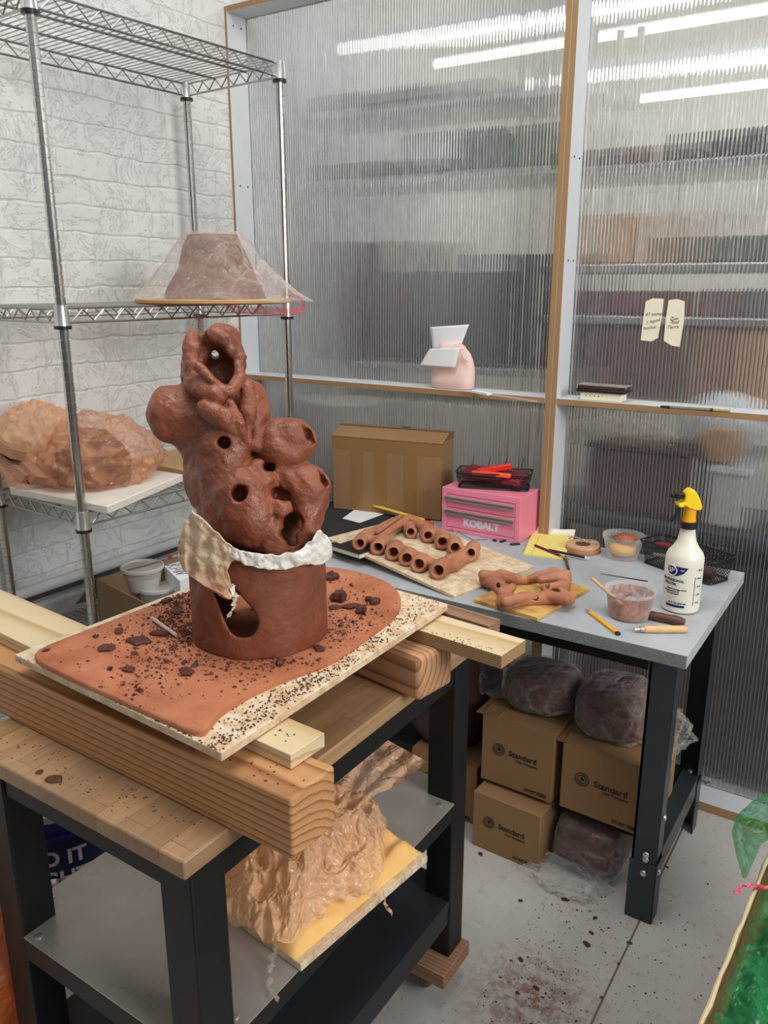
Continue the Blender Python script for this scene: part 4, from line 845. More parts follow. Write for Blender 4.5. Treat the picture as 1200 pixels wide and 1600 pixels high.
# ---- trimmings
def chip(r, seed, flat=.3, elong=1.5):
    m = MB(); g = random.Random(seed); n = g.randint(6, 9); ring = [(r*(.7+.5*g.random())*math.cos(2*math.pi*k/n)*elong, r*(.7+.5*g.random())*math.sin(2*math.pi*k/n)) for k in range(n)]; ring = [(p[0]*(.55 if g.random() < .3 else 1.1), p[1]*(.5 if g.random() < .3 else 1.1)) for p in ring]
    for (z, s) in ((0, .8), (r*flat*.5, 1), (r*flat, .75)):
        for k, p in enumerate(ring): m.v.append((p[0]*s, p[1]*s, z+r*flat*.35*(g.random()-.3)*(z > 0)))
    for i in range(2):
        for k in range(n): m.f.append((i*n+k, i*n+(k+1) % n, (i+1)*n+(k+1) % n, (i+1)*n+k))
    m.f.append(tuple(range(n))[::-1]); m.f.append(tuple(range(2*n, 3*n))); return m
protos = [obj('clay_scrap', chip(.01, s, .35 if s < 5 else .95, 1.5 if s < 5 else 1.15), 'clay_chip', smooth=20) for s in range(8)]
used = [False]*8
def scrap(p, r, label, group, k=None, rz=None, el=None, mat=None):
    k = (rnd.randrange(5) if group != 'clay scraps on the slab' or r < .0122 and rnd.random() < .5 or 'flake' in label else 5+rnd.randrange(3)) if k is None else k; o = protos[k] if not used[k] else protos[k].copy()
    if used[k]: COL.objects.link(o)
    used[k] = True; o.location = p; o.scale = (r/.01, r/.01, r/.01); o.rotation_euler = (0, 0, rz if rz is not None else rnd.uniform(0, 6.28)); return tag(o, label, 'clay scrap', group)
zs_ = .9876
for (x, y, r, lb) in [(183, 987, .010, 'flat clay scrap highest of those on the left of the slab'), (216, 1003, .014, 'heart shaped pair of clay flakes mid left on the slab'), (166, 1014, .012, 'curled clay flake on the left of the slab'), (204, 1046, .010, 'clay flake toward the front left of the slab'),
                      (72, 1016, .0045, 'small clay nub at the left corner of the slab'), (288, 1052, .013, 'broad clay flake in front of the cylinder base'), (210, 1021, .005, 'small clay crumb between the flakes left of the stick'), (172, 1046, .0045, 'lone small crumb at the front left of the slab'),
                      (250, 992, .014, 'flake pressed under the thin stick'), (517, 905, .014, 'thick clay offcut just right of the cylinder base'), (532, 938, .017, 'largest dark clay chunk on the right of the slab'), (548, 948, .012, 'clay chunk leaning on the largest one'), (522, 950, .009, 'small chunk at the foot of the largest clay chunk'),
                      (566, 957, .012, 'dark clay chunk toward the right edge of the slab'), (585, 943, .010, 'clay chunk nearest the right edge of the slab'), (575, 938, .007, 'small clay piece behind the rightmost chunk'), (497, 1015, .011, 'clay crumbs heap at the right foot of the cylinder'), (278, 955, .012, 'dark clay lump left of the cylinder base'), (262, 940, .011, 'dark clay lump at the rear left of the cylinder'), (436, 1038, .008, 'clay piece at the front foot of the cylinder')]:
    scrap(Z(x, y, zs_), r, lb, 'clay scraps on the slab')
def dust(name, pts, label, mat='clay_chip', group=None):
    m = MB()
    for (p, r) in pts:
        a = rnd.uniform(0, 6.28); v = []
        for k in range(4): v.append((p[0]+r*math.cos(a+k*1.57+rnd.uniform(-.4, .4))*rnd.uniform(.5, 1.3), p[1]+r*math.sin(a+k*1.57)*rnd.uniform(.5, 1.2), p[2]))
        v.append((p[0], p[1], p[2]+r*.8)); m.add(v, [(3, 2, 1, 0), (0, 1, 4), (1, 2, 4), (2, 3, 4), (3, 0, 4)])
    return tag(obj(name, m, mat, smooth=0), label, 'clay crumbs', kind='stuff')
pts = []
def inside(p, P):
    c = False
    for i in range(len(P)):
        a, b = P[i], P[i-1]
        if (a.y > p.y) != (b.y > p.y) and p.x < (b.x-a.x)*(p.y-a.y)/(b.y-a.y)+a.x: c = not c
    return c
for (px_, py_, sx2, sy2, n) in [(270, 965, 24, 20, 700), (292, 930, 26, 14, 700), (300, 990, 20, 8, 300), (270, 1010, 45, 20, 350), (240, 1060, 45, 22, 180), (400, 1036, 70, 6, 260), (550, 960, 30, 20, 260), (520, 985, 20, 16, 200), (190, 1010, 60, 30, 90), (380, 1060, 40, 14, 60), (560, 905, 30, 10, 30)]:
    for _ in range(n):
        p = Z(rnd.gauss(px_, sx2), rnd.gauss(py_, sy2), zs_)
        if inside(p, sl) and math.hypot(p.x-cx, p.y-cy) > rb*.99: pts.append((p, .0008+.0009*rnd.expovariate(1)))
dust('clay_crumbs', pts, 'fine dark red clay crumbs scattered over the slab')
bq = [L_, B_, Rr, Bk]; pts = []
for _ in range(1500):
    k = rnd.random()
    if k < .55: x = rnd.uniform(330, 690); y = 1170-(x-345)*.655-rnd.expovariate(1/14)+rnd.gauss(0, 6)-4
    elif k < .7: x = rnd.uniform(30, 330); y = 1030+(x-22)*.47-rnd.uniform(0, 10)
    else: x = rnd.gauss(480, 60); y = rnd.gauss(1050, 25)
    p = Z(x, y, .9782)
    if inside(p, bq) and not inside(p, sl): pts.append((p, rnd.uniform(.0008, .0024)))
dust('clay_crumbs', pts, 'dark crumbs along the exposed edge of the plastered board')
pts = [(Z(rnd.gauss(440, 18), rnd.gauss(1160, 9), .9633), rnd.uniform(.001, .003)) for _ in range(26)]
dust('clay_crumbs', [q for q in pts if q[0].x < -.64 and q[0].y > .73 and q[0].y < .77], 'a few crumbs on the short pale batten')
pts = [(Z(rnd.uniform(30, 270), 0, 0), 0)]; pts = []
for _ in range(90):
    x, y = rnd.uniform(-1.15, -.72), rnd.uniform(.6, .655); pts.append(((x, y, .8502), rnd.uniform(.0008, .0022)))
dust('clay_crumbs', pts, 'crumbs on the wooden table top in front of the beam')
pts = [((rnd.uniform(-.85, -.58), rnd.uniform(.67, .74), .9405), rnd.uniform(.001, .0028)) for _ in range(45)]; dust('clay_crumbs', pts, 'crumbs on the top face of the front beam')
a = Z(752, 1001, .961); pts = [((a.x+rnd.gauss(-.05, .05), a.y-.02+rnd.uniform(-.03, .015), .9608), rnd.uniform(.0007, .0018)) for _ in range(110)]; dust('clay_crumbs', pts, 'crumbs on the plywood strip at the back')
scrap(Z(88, 1217, .8503), .011, 'long clay flake on the table top at the lower left', 'clay scraps on the table', k=1, rz=.6); scrap(Z(62, 1207, .8503), .005, 'small clay piece beside the long flake on the table top', 'clay scraps on the table')
# floor
pts = []
for _ in range(900):
    k = rnd.random(); x, y = (rnd.gauss(830, 60), rnd.gauss(1540, 45)) if k < .4 else ((rnd.uniform(740, 1130), rnd.uniform(1370, 1600)) if k < .8 else (rnd.gauss(900, 60), rnd.gauss(1410, 25)))
    p = Z(x, y, .0); p.z = .0005
    if p.x > -.64 and not (-.48 < p.x < -.40 and 1.77 < p.y < 1.86): pts.append((p, .0007+.0008*rnd.expovariate(1)))
dust('clay_crumbs', pts, 'small dark clay crumbs scattered on the pale floor')
for (x, y, r, lb) in [(1023, 1403, .010, 'reddish flake on the floor seam right of the desk leg'), (882, 1407, .009, 'dark chunk on the floor in front of the clay bag'), (813, 1408, .005, 'dark crumb left of the chunk before the clay bag'), (929, 1434, .006, 'crumb just left of the desk leg foot'), (925, 1458, .006, 'crumb left of and below the desk leg foot'), (1042, 1355, .004, 'small crumb to the right of the desk leg'),
                      (812, 1500, .007, 'dark flake halfway between caster and desk leg'), (838, 1545, .006, 'dark piece amid the red dust stain'), (983, 1473, .006, 'reddish piece before the desk leg'), (916, 1477, .009, 'long dark flake in front of the desk leg'), (751, 1335, .006, 'flat crumb in front of the bottom carton'), (566, 1577, .007, 'reddish flake on the floor under the work table')]:
    p = Z(x, y, 0); scrap((p.x, p.y, .0006), r, lb, 'clay scraps on the floor')

# ================================================================== ON THE METAL SHELF
zq = .5008; a, b = Z(470, 1509, zq+.012), Z(668, 1338, zq+.012); d = (b-a); d.z = 0; d.normalize(); nn = Vector((-d.y, d.x, 0)); L = (b-a).length
po = [a, b, b+nn*.36, a+nn*.36]
tag(obj('plywood_board', MB().prism([tuple(p)[:2] for p in po], zq, zq+.014), 'board', bevel=.001), 'plastered plywood board on the metal shelf under the foam pad', 'board')
m = MB(); nu, nv = 60, 50; z0 = zq+.0145
def pad(u, v):
    w1 = .012+.01*noise.noise(Vector((u*6, 1, 0))); p = a+d*(L*(.0+.985*u))+nn*(.012+.33*v)
    if u > .9: p += nn*.01*noise.noise(Vector((v*9, 3, 0)))
    e = min(1, min(u, 1-u)*14)*min(1, min(v, 1-v)*12); e = e**.5
    h = .03+.012*fbm((p.x, p.y, 0), 14, 3)-.018*max(0, noise.noise(Vector((p.x*22, p.y*22, 4))))*(u > .55); return Vector((p.x, p.y, z0+h*e))
for i in range(nu+1):
    for j in range(nv+1): m.v.append(tuple(pad(i/nu, j/nv)))
k0 = len(m.v)
for i in range(nu):
    for j in range(nv): q = i*(nv+1)+j; m.f.append((q, q+nv+1, q+nv+2, q+1))
tag(obj('foam_pad', m, 'foam', smooth=80), 'dented yellow foam pad poking out of the orange plastic on the metal shelf', 'foam')
# crumpled orange plastic: a heap over pad and shelf
def heap(outline, zf, seed, nr=46, na=150, hmax=.1, cr=.03, center=None):
    P = smooth_poly([Vector((p[0], p[1], 0)) for p in outline], 2); n = len(P); c = Vector(center) if center else sum(P, Vector())/n; m = MB()
    def edge(t_): t_ = (t_ % 1)*n; i = int(t_); f = t_-i; return P[i % n]*(1-f)+P[(i+1) % n]*f
    for i in range(nr+1):
        k = i/nr
        for j in range(na):
            p = c+(edge(j/na)-c)*k; q = Vector((p.x, p.y, 0)); h = hmax*(1-k**2.2)**.8
            h += cr*(ridge(q, 9, seed)*.6+ridge(q, 19, seed+1)*.35+ridge(q, 40, seed+5)*.14)*(.35+.65*(1-k**3))
            w_ = q+Vector((noise.noise(q*5), noise.noise(q*5+Vector((9, 0, 0))), 0))*.06; h += cr*.6*(.5-vor(w_, 12, seed))+cr*.25*(.5-vor(w_, 28, seed+3)); h += cr*.35*(ridge(w_, 7, seed+9)+.5*ridge(w_, 15, seed+2))*k*(1.2-k)
            m.v.append((p.x+.006*noise.noise(q*30), p.y+.006*noise.noise(q*30+Vector((5, 5, 5))), zf(p)+max(.001, h)))
    for i in range(nr):
        for j in range(na): m.f.append((i*na+j, i*na+(j+1) % na, (i+1)*na+(j+1) % na, (i+1)*na+j))
    return m
zsf = lambda p: zq+.018 if (Vector((p.x, p.y, 0))-Vector((a.x, a.y, 0))).dot(nn) > .01 else zq+.005
ol = [Z(*p) for p in ((338, 1400, .53), (350, 1455, .52), (395, 1478, .52), (430, 1482, .54), (452, 1478, .54), (478, 1455, .54), (520, 1425, .54), (560, 1410, .54), (590, 1400, .54), (598, 1370, .54), (602, 1330, .55), (604, 1290, .56), (602, 1262, .57), (575, 1235, .57), (520, 1225, .57), (430, 1260, .57), (350, 1330, .57))]
o = obj('plastic_sheet', heap([(p.x, p.y) for p in ol], lambda p: .52, 4, hmax=.07, cr=.055, nr=90, na=300), 'peach_film', smooth=70)
o.name = 'orange_plastic'; tag(o, 'crumpled peach orange plastic sheet heaped over the foam pad', 'plastic sheet')
def flapf(u, v):
    A_ = [(470, 1262), (520, 1225), (560, 1175), (603, 1155)]; B2 = [(560, 1262), (590, 1240), (622, 1228), (668, 1190)]
    k = v*3; i = min(2, int(k)); f = k-i; pa = [A_[i][q]+(A_[i+1][q]-A_[i][q])*f for q in (0, 1)]; pb = [B2[i][q]+(B2[i+1][q]-B2[i][q])*f for q in (0, 1)]
    x, y = pa[0]+(pb[0]-pa[0])*u, pa[1]+(pb[1]-pa[1])*u
    p = Z(x, y, .60+.03*v); dd = p-_c; return _c+dd*(1+.012*ridge((x*.02, y*.02, 0), 1.2, 3)+.004*math.sin(u*18+v*5))
mi2 = lambda o, e: (setattr(o, 'parent', e),)
o2 = obj('loose_flap', cloth(flapf, 36, 36), 'peach_film', smooth=70, parent=o)
o3 = obj('torn_strip', ribbon([Z(432, 1478, .53), Z(425, 1500, .515), Z(421, 1530, .508), Z(423, 1552, .505), Z(436, 1562, .505)], [.004, .007, .004, .006, .004], seed=6), 'hazy_film', smooth=70, parent=o)
o4 = obj('torn_strip', ribbon([Z(598, 1395, .53), Z(604, 1412, .51), Z(612, 1430, .50)], [.005, .004, .005], seed=8), 'peach_film', smooth=70, parent=o)

# ---- beneath and behind the work table
fc = Xp(108, 1345, -1.50); bk = thing('plastic_bucket', 'dark blue bucket with white lettering behind the work table leg', 'bucket', (fc.x-.10, fc.y+.06, 0))
bz = MB().lathe([(.13, .0), (.135, .01), (.152, .38), (.158, .385), (.158, .40), (.15, .40)], 48); obj('bucket_wall', bz, 'blue_plastic', bk)
obj('rim', MB().lathe([(.157, .345), (.162, .345), (.162, .352), (.157, .352)], 48), 'blue_plastic', bk)
obj('lid', MB().lathe([(.165, .395), (.165, .41), (.15, .412), (.145, .405)], 48), 'grey_stuff', bk)
bc_ = Vector((bk.location.x, bk.location.y, 0)); phi0 = math.atan2(fc.y-bc_.y, fc.x-bc_.x)
def on_bucket(mb, z, phi, r=.1515, tilt=0):
    return xf(mb, lambda p: Vector(((r+p.z)*math.cos(phi+p.x/r), (r+p.z)*math.sin(phi+p.x/r), z+p.y)))
obj('lettering', on_bucket(text_mb('DO IT', .052, .0014), fc.z+.034, phi0-.20, .1495), 'white_ink', bk); obj('lettering', on_bucket(text_mb('RIGHT', .052, .0014), fc.z-.022, phi0-.22, .1465), 'white_ink', bk)
obj('handle', MB().tube([(.158*math.cos(phi0+s), .158*math.sin(phi0+s), fc.z+.06-.075*math.cos(s*1.1)) for s in [k*.1-.9 for k in range(19)]], .0022, 6), 'steel', bk)
ga = phi0-.32; obj('grip', MB().tube([(.163*math.cos(ga+s), .163*math.sin(ga+s), fc.z-.015) for s in (-.12, -.06, 0, .06, .12)], .008, 10), 'white_ink', bk)
tag(obj('plastic_bag', lump((-1.05, .72, .02), .20, .28, .13, 31, .15, n=50, z0=.002), 'deep_orange_film', smooth=80), 'deep orange plastic bag heaped on the floor under the work table', 'plastic bag')
p = Xp(-12, 1500, -1.30); tag(obj('plastic_bag', lump((p.x-.06, p.y-.03, p.z-.02), .15, .16, .22, 35, .15, n=50, z0=.002), 'deep_orange_film', smooth=80), 'orange plastic bag at the lower left corner beside the table leg', 'plastic bag')
p = Xp(0, 1375, -1.45); bw = thing('white_tub', 'white tub at the left frame edge behind the table leg', 'tub', (p.x-.06, p.y-.04, 0)); obj('body', MB().lathe([(.11, .01), (.125, p.z+.06)], 32), 'white_paint', bw); obj('foot_ring', MB().lathe([(.115, 0), (.115, .01)], 32), 'white_paint', bw)
# ================================================================== GREY DESK
ZK = .785; DX0, DX1, DY0, DY1 = -1.665, -.335, 1.685, 2.318
t = NT('grey_top'); v = t.coord(); n = t.noise(v, 5, 5); n2 = t.noise(v, 16, 5, .7); n3 = t.noise(v, 70, 4, .6)
c = t.ramp(n, [(.3, srgb(162, 167, 172)), (.7, srgb(184, 188, 192))]); c = t.mix(t.ramp(n2, [(.55, (0, 0, 0)), (.75, (.55,)*3)]), c, srgb(178, 148, 126)); c = t.mix(t.ramp(n3, [(.68, (0, 0, 0)), (.73, (.9,)*3)]), c, srgb(90, 80, 74))
t.set(Base_Color=c, Roughness=.55, Normal=t.bump(n3, .1, .002)); MT['grey_top'] = t.m
MT['grey_edge'] = plain('grey_edge', srgb(118, 122, 120), .8, var=.3, nscale=160, bump=.4)
dk = thing('grey_desk', 'grey topped steel workbench against the translucent partition', 'desk', ((DX0+DX1)/2, (DY0+DY1)/2, 0)); dw = Matrix.Translation(-Vector(dk.location)); W = lambda mb: xf(mb, lambda p: dw@p)
o = obj('desk_top', W(MB().box(DX0, DX1, DY0, DY1, ZK-.032, ZK)), ['grey_top', 'grey_edge'], dk, smooth=0, bevel=.0015); split_mats(o, lambda p: 1 if p.normal.y < -.5 else 0)
for (x, sxn) in ((DX1-.1, 1), (DX0+.03, -1)):
    for (y, syn) in ((DY0+.095, 1), (DY1-.07, -1)):
        # folded steel leg: an L section with a sleeve at the foot
        th = .003; lx = .062; m = MB()
        xo = x if sxn > 0 else x+lx; yf = y
        m.box(x, x+lx, yf-(0 if syn > 0 else 0), yf+th, .015, ZK-.035); xs = x+lx-th if sxn > 0 else x; m.box(xs, xs+th, yf, yf+.05*syn if syn > 0 else yf+.003, .015, ZK-.035) if syn > 0 else m.box(xs, xs+th, yf-.05, yf+.003, .015, ZK-.035)
        m.box(x, x+.008, yf, yf+.012*syn if syn > 0 else yf+.003, .015, ZK-.035) if syn > 0 else None
        lg = obj('leg', W(m), 'desk_metal', dk, smooth=0, bevel=.002)
        m = MB().box(x-.003, x+lx+.003, yf-.003, yf, 0, .17); m.box(x+lx if sxn > 0 else x-.003, x+lx+.003 if sxn > 0 else x, yf-.003, yf+.052*syn, 0, .17) if syn > 0 else m.box(x+lx if sxn > 0 else x-.003, x+lx+.003 if sxn > 0 else x, yf-.052, yf, 0, .17)
        obj('foot_sleeve', W(m), 'desk_metal', lg, smooth=0, bevel=.001)
        if syn > 0:
            for (bx_, bz_) in ((x+.03, ZK-.065), (x+.034, .14), (x+.036, .195), (x+.036, .182)):
                obj('bolt', W(MB().lathe([(.0085, 0), (.007, .003), (.003, .005)], 12, (bx_, yf-.003, bz_), Matrix.Rotation(R(90), 4, 'X'))), 'bright_metal', lg)
            for bz_ in (.143, .30): obj('bolt', W(MB().lathe([(.0085, 0), (.007, .003), (.003, .005)], 12, (x+lx+.003, yf+.02, bz_), Matrix.Rotation(R(90), 4, 'Y'))), 'bright_metal', lg)
obj('front_rail', W(MB().box(DX0+.05, DX1-.1, DY0+.085, DY0+.089, ZK-.095, ZK-.033)), 'black_paint', dk, smooth=0)
obj('back_rail', W(MB().box(DX0+.05, DX1-.05, DY1-.06, DY1-.055, ZK-.095, ZK-.033)), 'black_paint', dk, smooth=0)
zr_ = .185
for x in (DX1-.041, DX0+.03): obj('side_rail', W(MB().box(x-.045, x+.003, DY0+.1, DY1-.075, zr_, zr_+.004).box(x, x+.003, DY0+.1, DY1-.075, zr_-.06, zr_)), 'desk_metal', dk, smooth=0, bevel=.001)
for (y) in (1.86, 2.22):
    obj('bolt', W(MB().lathe([(.009, 0), (.007, .004), (.003, .006)], 12, (DX1-.062, y, zr_+.004))), 'bright_metal', dk)
obj('bottom_shelf', W(MB().box(DX0+.05, DX1-.09, 1.93, DY1-.08, zr_-.03, zr_+.003).box(DX0+.05, DX1-.09, 1.895, 1.93, zr_-.04, zr_+.003)), 'black_paint', dk, smooth=0, bevel=.002)

def onK(px, py): return Z(px, py, ZK+.0006)
def rod(name, a, b, r, mat, label, cat, rb=None, seg=10, extra=None, z=None):
    o = obj(name, MB().tube([a, b], [r, rb or r], seg), mat); return tag(o, label, cat)
# big cardboard box
fl, fr = onK(521, 795.5), onK(688.5, 815); L = (fr-fl).length; d = (fr-fl).normalized(); n_ = Vector((-d.y, d.x, 0)); dep = .125; hh = .262
zm = ZK+.004
cb = thing('cardboard_box', 'big taped cardboard box standing on the grey desk beside the pink toolbox', 'box', (fl.x, fl.y, zm), math.atan2(d.y, d.x))
obj('body', MB().box(0, L, 0, dep, 0, hh), 'cardboard', cb, smooth=0, bevel=.002)
obj('flap', MB().hexa([(-.002, -.002, hh-.002), (L+.002, -.002, hh-.002), (L+.002, .07, hh+.022), (-.002, .07, hh+.022)], [(-.002, -.002, hh+.001), (L+.002, -.002, hh+.001), (L+.002, .07, hh+.026), (-.002, .07, hh+.026)]), 'cardboard', cb, smooth=0)
obj('flap', MB().hexa([(-.002, .068, hh+.026), (L+.002, .068, hh+.026), (L+.002, dep+.002, hh+.018), (-.002, dep+.002, hh+.018)], [(-.002, .066, hh+.029), (L+.002, .066, hh+.029), (L+.002, dep+.002, hh+.021), (-.002, dep+.002, hh+.021)]), 'cardboard', cb, smooth=0)
obj('end_panel', MB().add([(L-.001, 0, hh), (L-.001, .07, hh+.024), (L-.001, dep, hh+.019), (L-.001, dep, hh-.01)]+[(L-.004, 0, hh), (L-.004, .07, hh+.024), (L-.004, dep, hh+.019), (L-.004, dep, hh-.01)], [(0, 1, 2, 3), (7, 6, 5, 4), (0, 4, 5, 1), (1, 5, 6, 2)]), 'cardboard_dark', cb, smooth=0)
tp = MB(); tp.box(-.0006, L+.0006, -.0006, -.0001, hh-.045, hh-.002)
for x in (.07, .16, .27): tp.box(x, x+.045, -.0009, -.0003, .01, hh-.04)
obj('packing_tape', tp, 'tape', cb, smooth=0); obj('label_sticker', MB().box(.22, .25, .095, .112, hh+.027, hh+.0275), 'ink', cb, smooth=0)
# pink toolbox
a, b = onK(689.6, 827), onK(810.5, 849.5); L = (b-a).length; hh = .143; dd = .15; ang = math.atan2(b.y-a.y, b.x-a.x)
tbx = thing('toolbox', 'small pink steel two drawer toolbox lettered KOBALT', 'toolbox', tuple(a), ang)
obj('case', MB().box(0, L, .006, dd, 0, hh).box(0, .017, 0, .006, 0, hh).box(L-.017, L, 0, .006, 0, hh).box(.017, L-.017, 0, .006, hh-.02, hh).box(.017, L-.017, 0, .006, 0, .012), 'pink_paint', tbx, smooth=0, bevel=.0015)
for k, (z0, z1) in enumerate(((.080, .121), (.014, .077))):
    dr = obj('drawer', MB().box(.018, L-.018, .001, .01, z0, z1), 'pink_paint', tbx, smooth=0, bevel=.0015)
    obj('drawer_pull', MB().box(.014, L-.02, -.009, .001, z1-.016, z1-.006).box(.014, L-.02, -.009, -.006, z1-.02, z1-.004), 'grey_handle', dr, smooth=0, bevel=.0015)
M_ = frame_M((L*.52, .0005, .036), (1, 0, 0), (0, 0, 1)); tm = text_mb('KOBALT', .032, .0018, space=.98); obj('lettering', xf(tm, lambda p: M_@Vector((p.x*1.05, p.y, p.z))), 'white_ink', tbx, smooth=0)
# mesh baskets
t = NT('punched_mesh'); v = t.coord(); sp = t.add('ShaderNodeSeparateXYZ'); t.l.new(v, sp.inputs[0]); h_ = t.math('ADD', sp.outputs[0], sp.outputs[1]); p_ = .0085
aa = t.math('PINGPONG', t.math('ADD', h_, sp.outputs[2]), p_/2); bb = t.math('PINGPONG', t.math('SUBTRACT', h_, sp.outputs[2]), p_/2)
al = t.math('LESS_THAN', t.math('MINIMUM', aa, bb), .0011)
t.set(Base_Color=srgb(18, 18, 19), Roughness=.4, Alpha=al); MT['mesh'] = t.m
def basket(label, loc, rz, lx, ly, h, taper=.006, hooks=4, hookside=1):
    t_ = thing('mesh_basket', label, 'basket', loc, rz); 
    def rr(k, z, rad=.012): # rounded rectangle
        P = []; x, y = lx/2-k, ly/2-k
        for (cx_, cy_, s) in ((x-rad, y-rad, 0), (-x+rad, y-rad, 1), (-x+rad, -y+rad, 2), (x-rad, -y+rad, 3)):
            for i in range(5): an = (s+i/4)*math.pi/2; P.append((cx_+rad*math.cos(an), cy_+rad*math.sin(an), z))
        return P
    bt, tp_ = rr(taper, .003), rr(0, h); n = len(bt); m = MB(); m.v = bt+tp_; m.f = [(i, (i+1) % n, n+(i+1) % n, n+i) for i in range(n)]+[tuple(range(n))[::-1]]
    obj('mesh_wall', m, 'mesh', t_, smooth=40); obj('rim', MB().tube(rr(0, h), .0024, 6, closed=True).tube(rr(taper*.3, h-.016), .0015, 6, closed=True).tube(rr(taper, .003), .003, 6, closed=True), 'black_wire', t_)
    for i in range(hooks):
        x = -lx/2+lx*(i+.7)/(hooks+.4); y = hookside*ly/2
        obj('hook', MB().tube([(x, y, h), (x, y+hookside*.012, h+.004), (x+.001, y+hookside*.013, h+.014), (x+.004, y+hookside*.011, h+.024), (x+.004, y+hookside*.016, h+.032)], .0012, 6), 'black_wire', t_)
    return t_
zt_ = ZK+.143; a, b = Z(712, 762, zt_+.001), Z(813, 768, zt_+.001)
q = basket('black mesh basket of red tools on top of the pink toolbox', ((a.x+b.x)/2, (a.y+b.y)/2+.045, zt_+.001), math.atan2(b.y-a.y, b.x-a.x), .235, .10, .052, .008)
bkc = Vector(q.location); tag(obj('red_cloth', MB().add([(bkc.x-.1, bkc.y-.03, bkc.z+.045), (bkc.x+.1, bkc.y-.035, bkc.z+.038), (bkc.x+.105, bkc.y+.04, bkc.z+.05), (bkc.x-.105, bkc.y+.04, bkc.z+.056), (bkc.x-.1, bkc.y-.03, bkc.z+.02), (bkc.x+.1, bkc.y-.035, bkc.z+.02), (bkc.x+.1, bkc.y+.035, bkc.z+.02), (bkc.x-.1, bkc.y+.035, bkc.z+.02)], [(0, 1, 2, 3), (7, 6, 5, 4), (0, 4, 5, 1), (1, 5, 6, 2), (2, 6, 7, 3), (3, 7, 4, 0)]), 'maroon', bevel=.004), 'dark red folder lying in the basket on the toolbox', 'folder')
def box_between(name, a, b, w_, h_, mat, label, cat, up=(0, 0, 1), bev=.001, **kw):
    a, b = Vector(a), Vector(b); d = b-a; z = Vector(up); y = z.cross(d).normalized(); M_ = frame_M(a, d, y)
    o = obj(name, MB().box(0, d.length, -w_/2, w_/2, -h_/2, h_/2, M_), mat, bevel=bev, **kw); return tag(o, label, cat) if label else o
box_between('red_clamp', (bkc.x-.045, bkc.y-.03, bkc.z+.050), (bkc.x+.055, bkc.y+.01, bkc.z+.073), .022, .018, 'red_plastic', 'red plastic clamp sticking out of the basket on the toolbox', 'clamp', bev=.003)
box_between('orange_scraper', (bkc.x-.06, bkc.y-.038, bkc.z+.046), (bkc.x+.07, bkc.y-.03, bkc.z+.05), .02, .014, 'orange_plastic', 'orange plastic scraper lying across the toolbox basket', 'tool', bev=.004)
# black cloth, paper, yellow and orange strips, wire
m = MB(); P = [onK(x, y) for x, y in ((470, 800), (520, 780), (600, 782), (690, 812), (640, 850), (560, 852), (480, 858))]; Ps = smooth_poly(P, 2); n = len(Ps); c0_ = sum(Ps, Vector())/n
for k in range(7):
    for p in Ps: q = c0_+(p-c0_)*(1-k/7); m.v.append((q.x, q.y, ZK+.0006+(.002+.003*abs(noise.noise(q*14)) if k else .0)))
for i in range(6):
    for j in range(n): m.f.append((i*n+j, i*n+(j+1) % n, (i+1)*n+(j+1) % n, (i+1)*n+j))
m.f.append(tuple(range(6*n, 7*n)))
tag(obj('black_cloth', m, 'dark_cloth', smooth=70), 'black cloth spread on the grey desk under the cardboard box', 'cloth')
tag(obj('paper_sheet', MB().prism([tuple(Z(x, y, ZK+.006))[:2] for x, y in ((535, 810), (557, 794), (600, 803), (562, 817))], ZK+.0055, ZK+.006), 'paper'), 'white sheet of paper on the black cloth in front of the box', 'paper')
a, b = Z(585, 790, ZK+.03), Z(662, 812, ZK+.02); box_between('yellow_ruler', a, b, .016, .004, 'yellow_wood', 'yellow ruler leaning between box and plaster board', 'ruler')
a, b = Z(655, 814, ZK+.006), Z(677, 818, ZK+.006); box_between('orange_marker', a, b, .012, .01, 'orange_plastic', 'orange marker end beside the yellow ruler', 'marker')
a = onK(706, 830); tag(obj('clay_scrap', chip(.008, 77, .8, 1.1), 'clay_pale'), 'small pale clay lump in front of the toolbox', 'clay scrap').location = a
tag(obj('thin_wire', MB().tube([onK(712, 829)+Vector((0, 0, .003)), onK(725, 838)+Vector((0, 0, .004)), onK(740, 845)+Vector((0, 0, .002)), onK(762, 843)+Vector((0, 0, .002))], .0008, 6), 'black_wire'), 'thin curved wire on the desk before the toolbox', 'wire')
for k, ((x0, y0), (x1, y1)) in enumerate((((782, 848), (796, 843)), ((797, 852), (812, 851)), ((770, 845), (776, 846)))):
    box_between('black_clip', onK(x0, y0)+Vector((0, 0, .003)), onK(x1, y1)+Vector((0, 0, .003)), .008, .005, 'black_plastic', ['black clip below the corner of the pink toolbox', 'black clip nearest the yellow notepad', 'tiny black clip under the toolbox lettering'][k], 'clip')
# books under the raised board
for k, (z0, off) in enumerate(((ZK+.0065, 0), (ZK+.0245, .012))):
    p = Z(540, 882, z0) + Vector((-.005, .075, 0)); bkk = thing('book', ['lower black book under the raised plaster board', 'upper black book under the raised plaster board'][k], 'book', (p.x-.125+off, p.y+.0, z0), R(-10), group='black books under the board')
    obj('cover', MB().box(0, .13, 0, .09, 0, .0022).box(0, .13, 0, .09, .0148, .017).box(-.001, .003, 0, .09, 0, .017), 'black_plastic', bkk, smooth=0, bevel=.0008); obj('pages', MB().box(.003, .127, .003, .087, .0024, .0146), 'cream_paper', bkk, smooth=0)
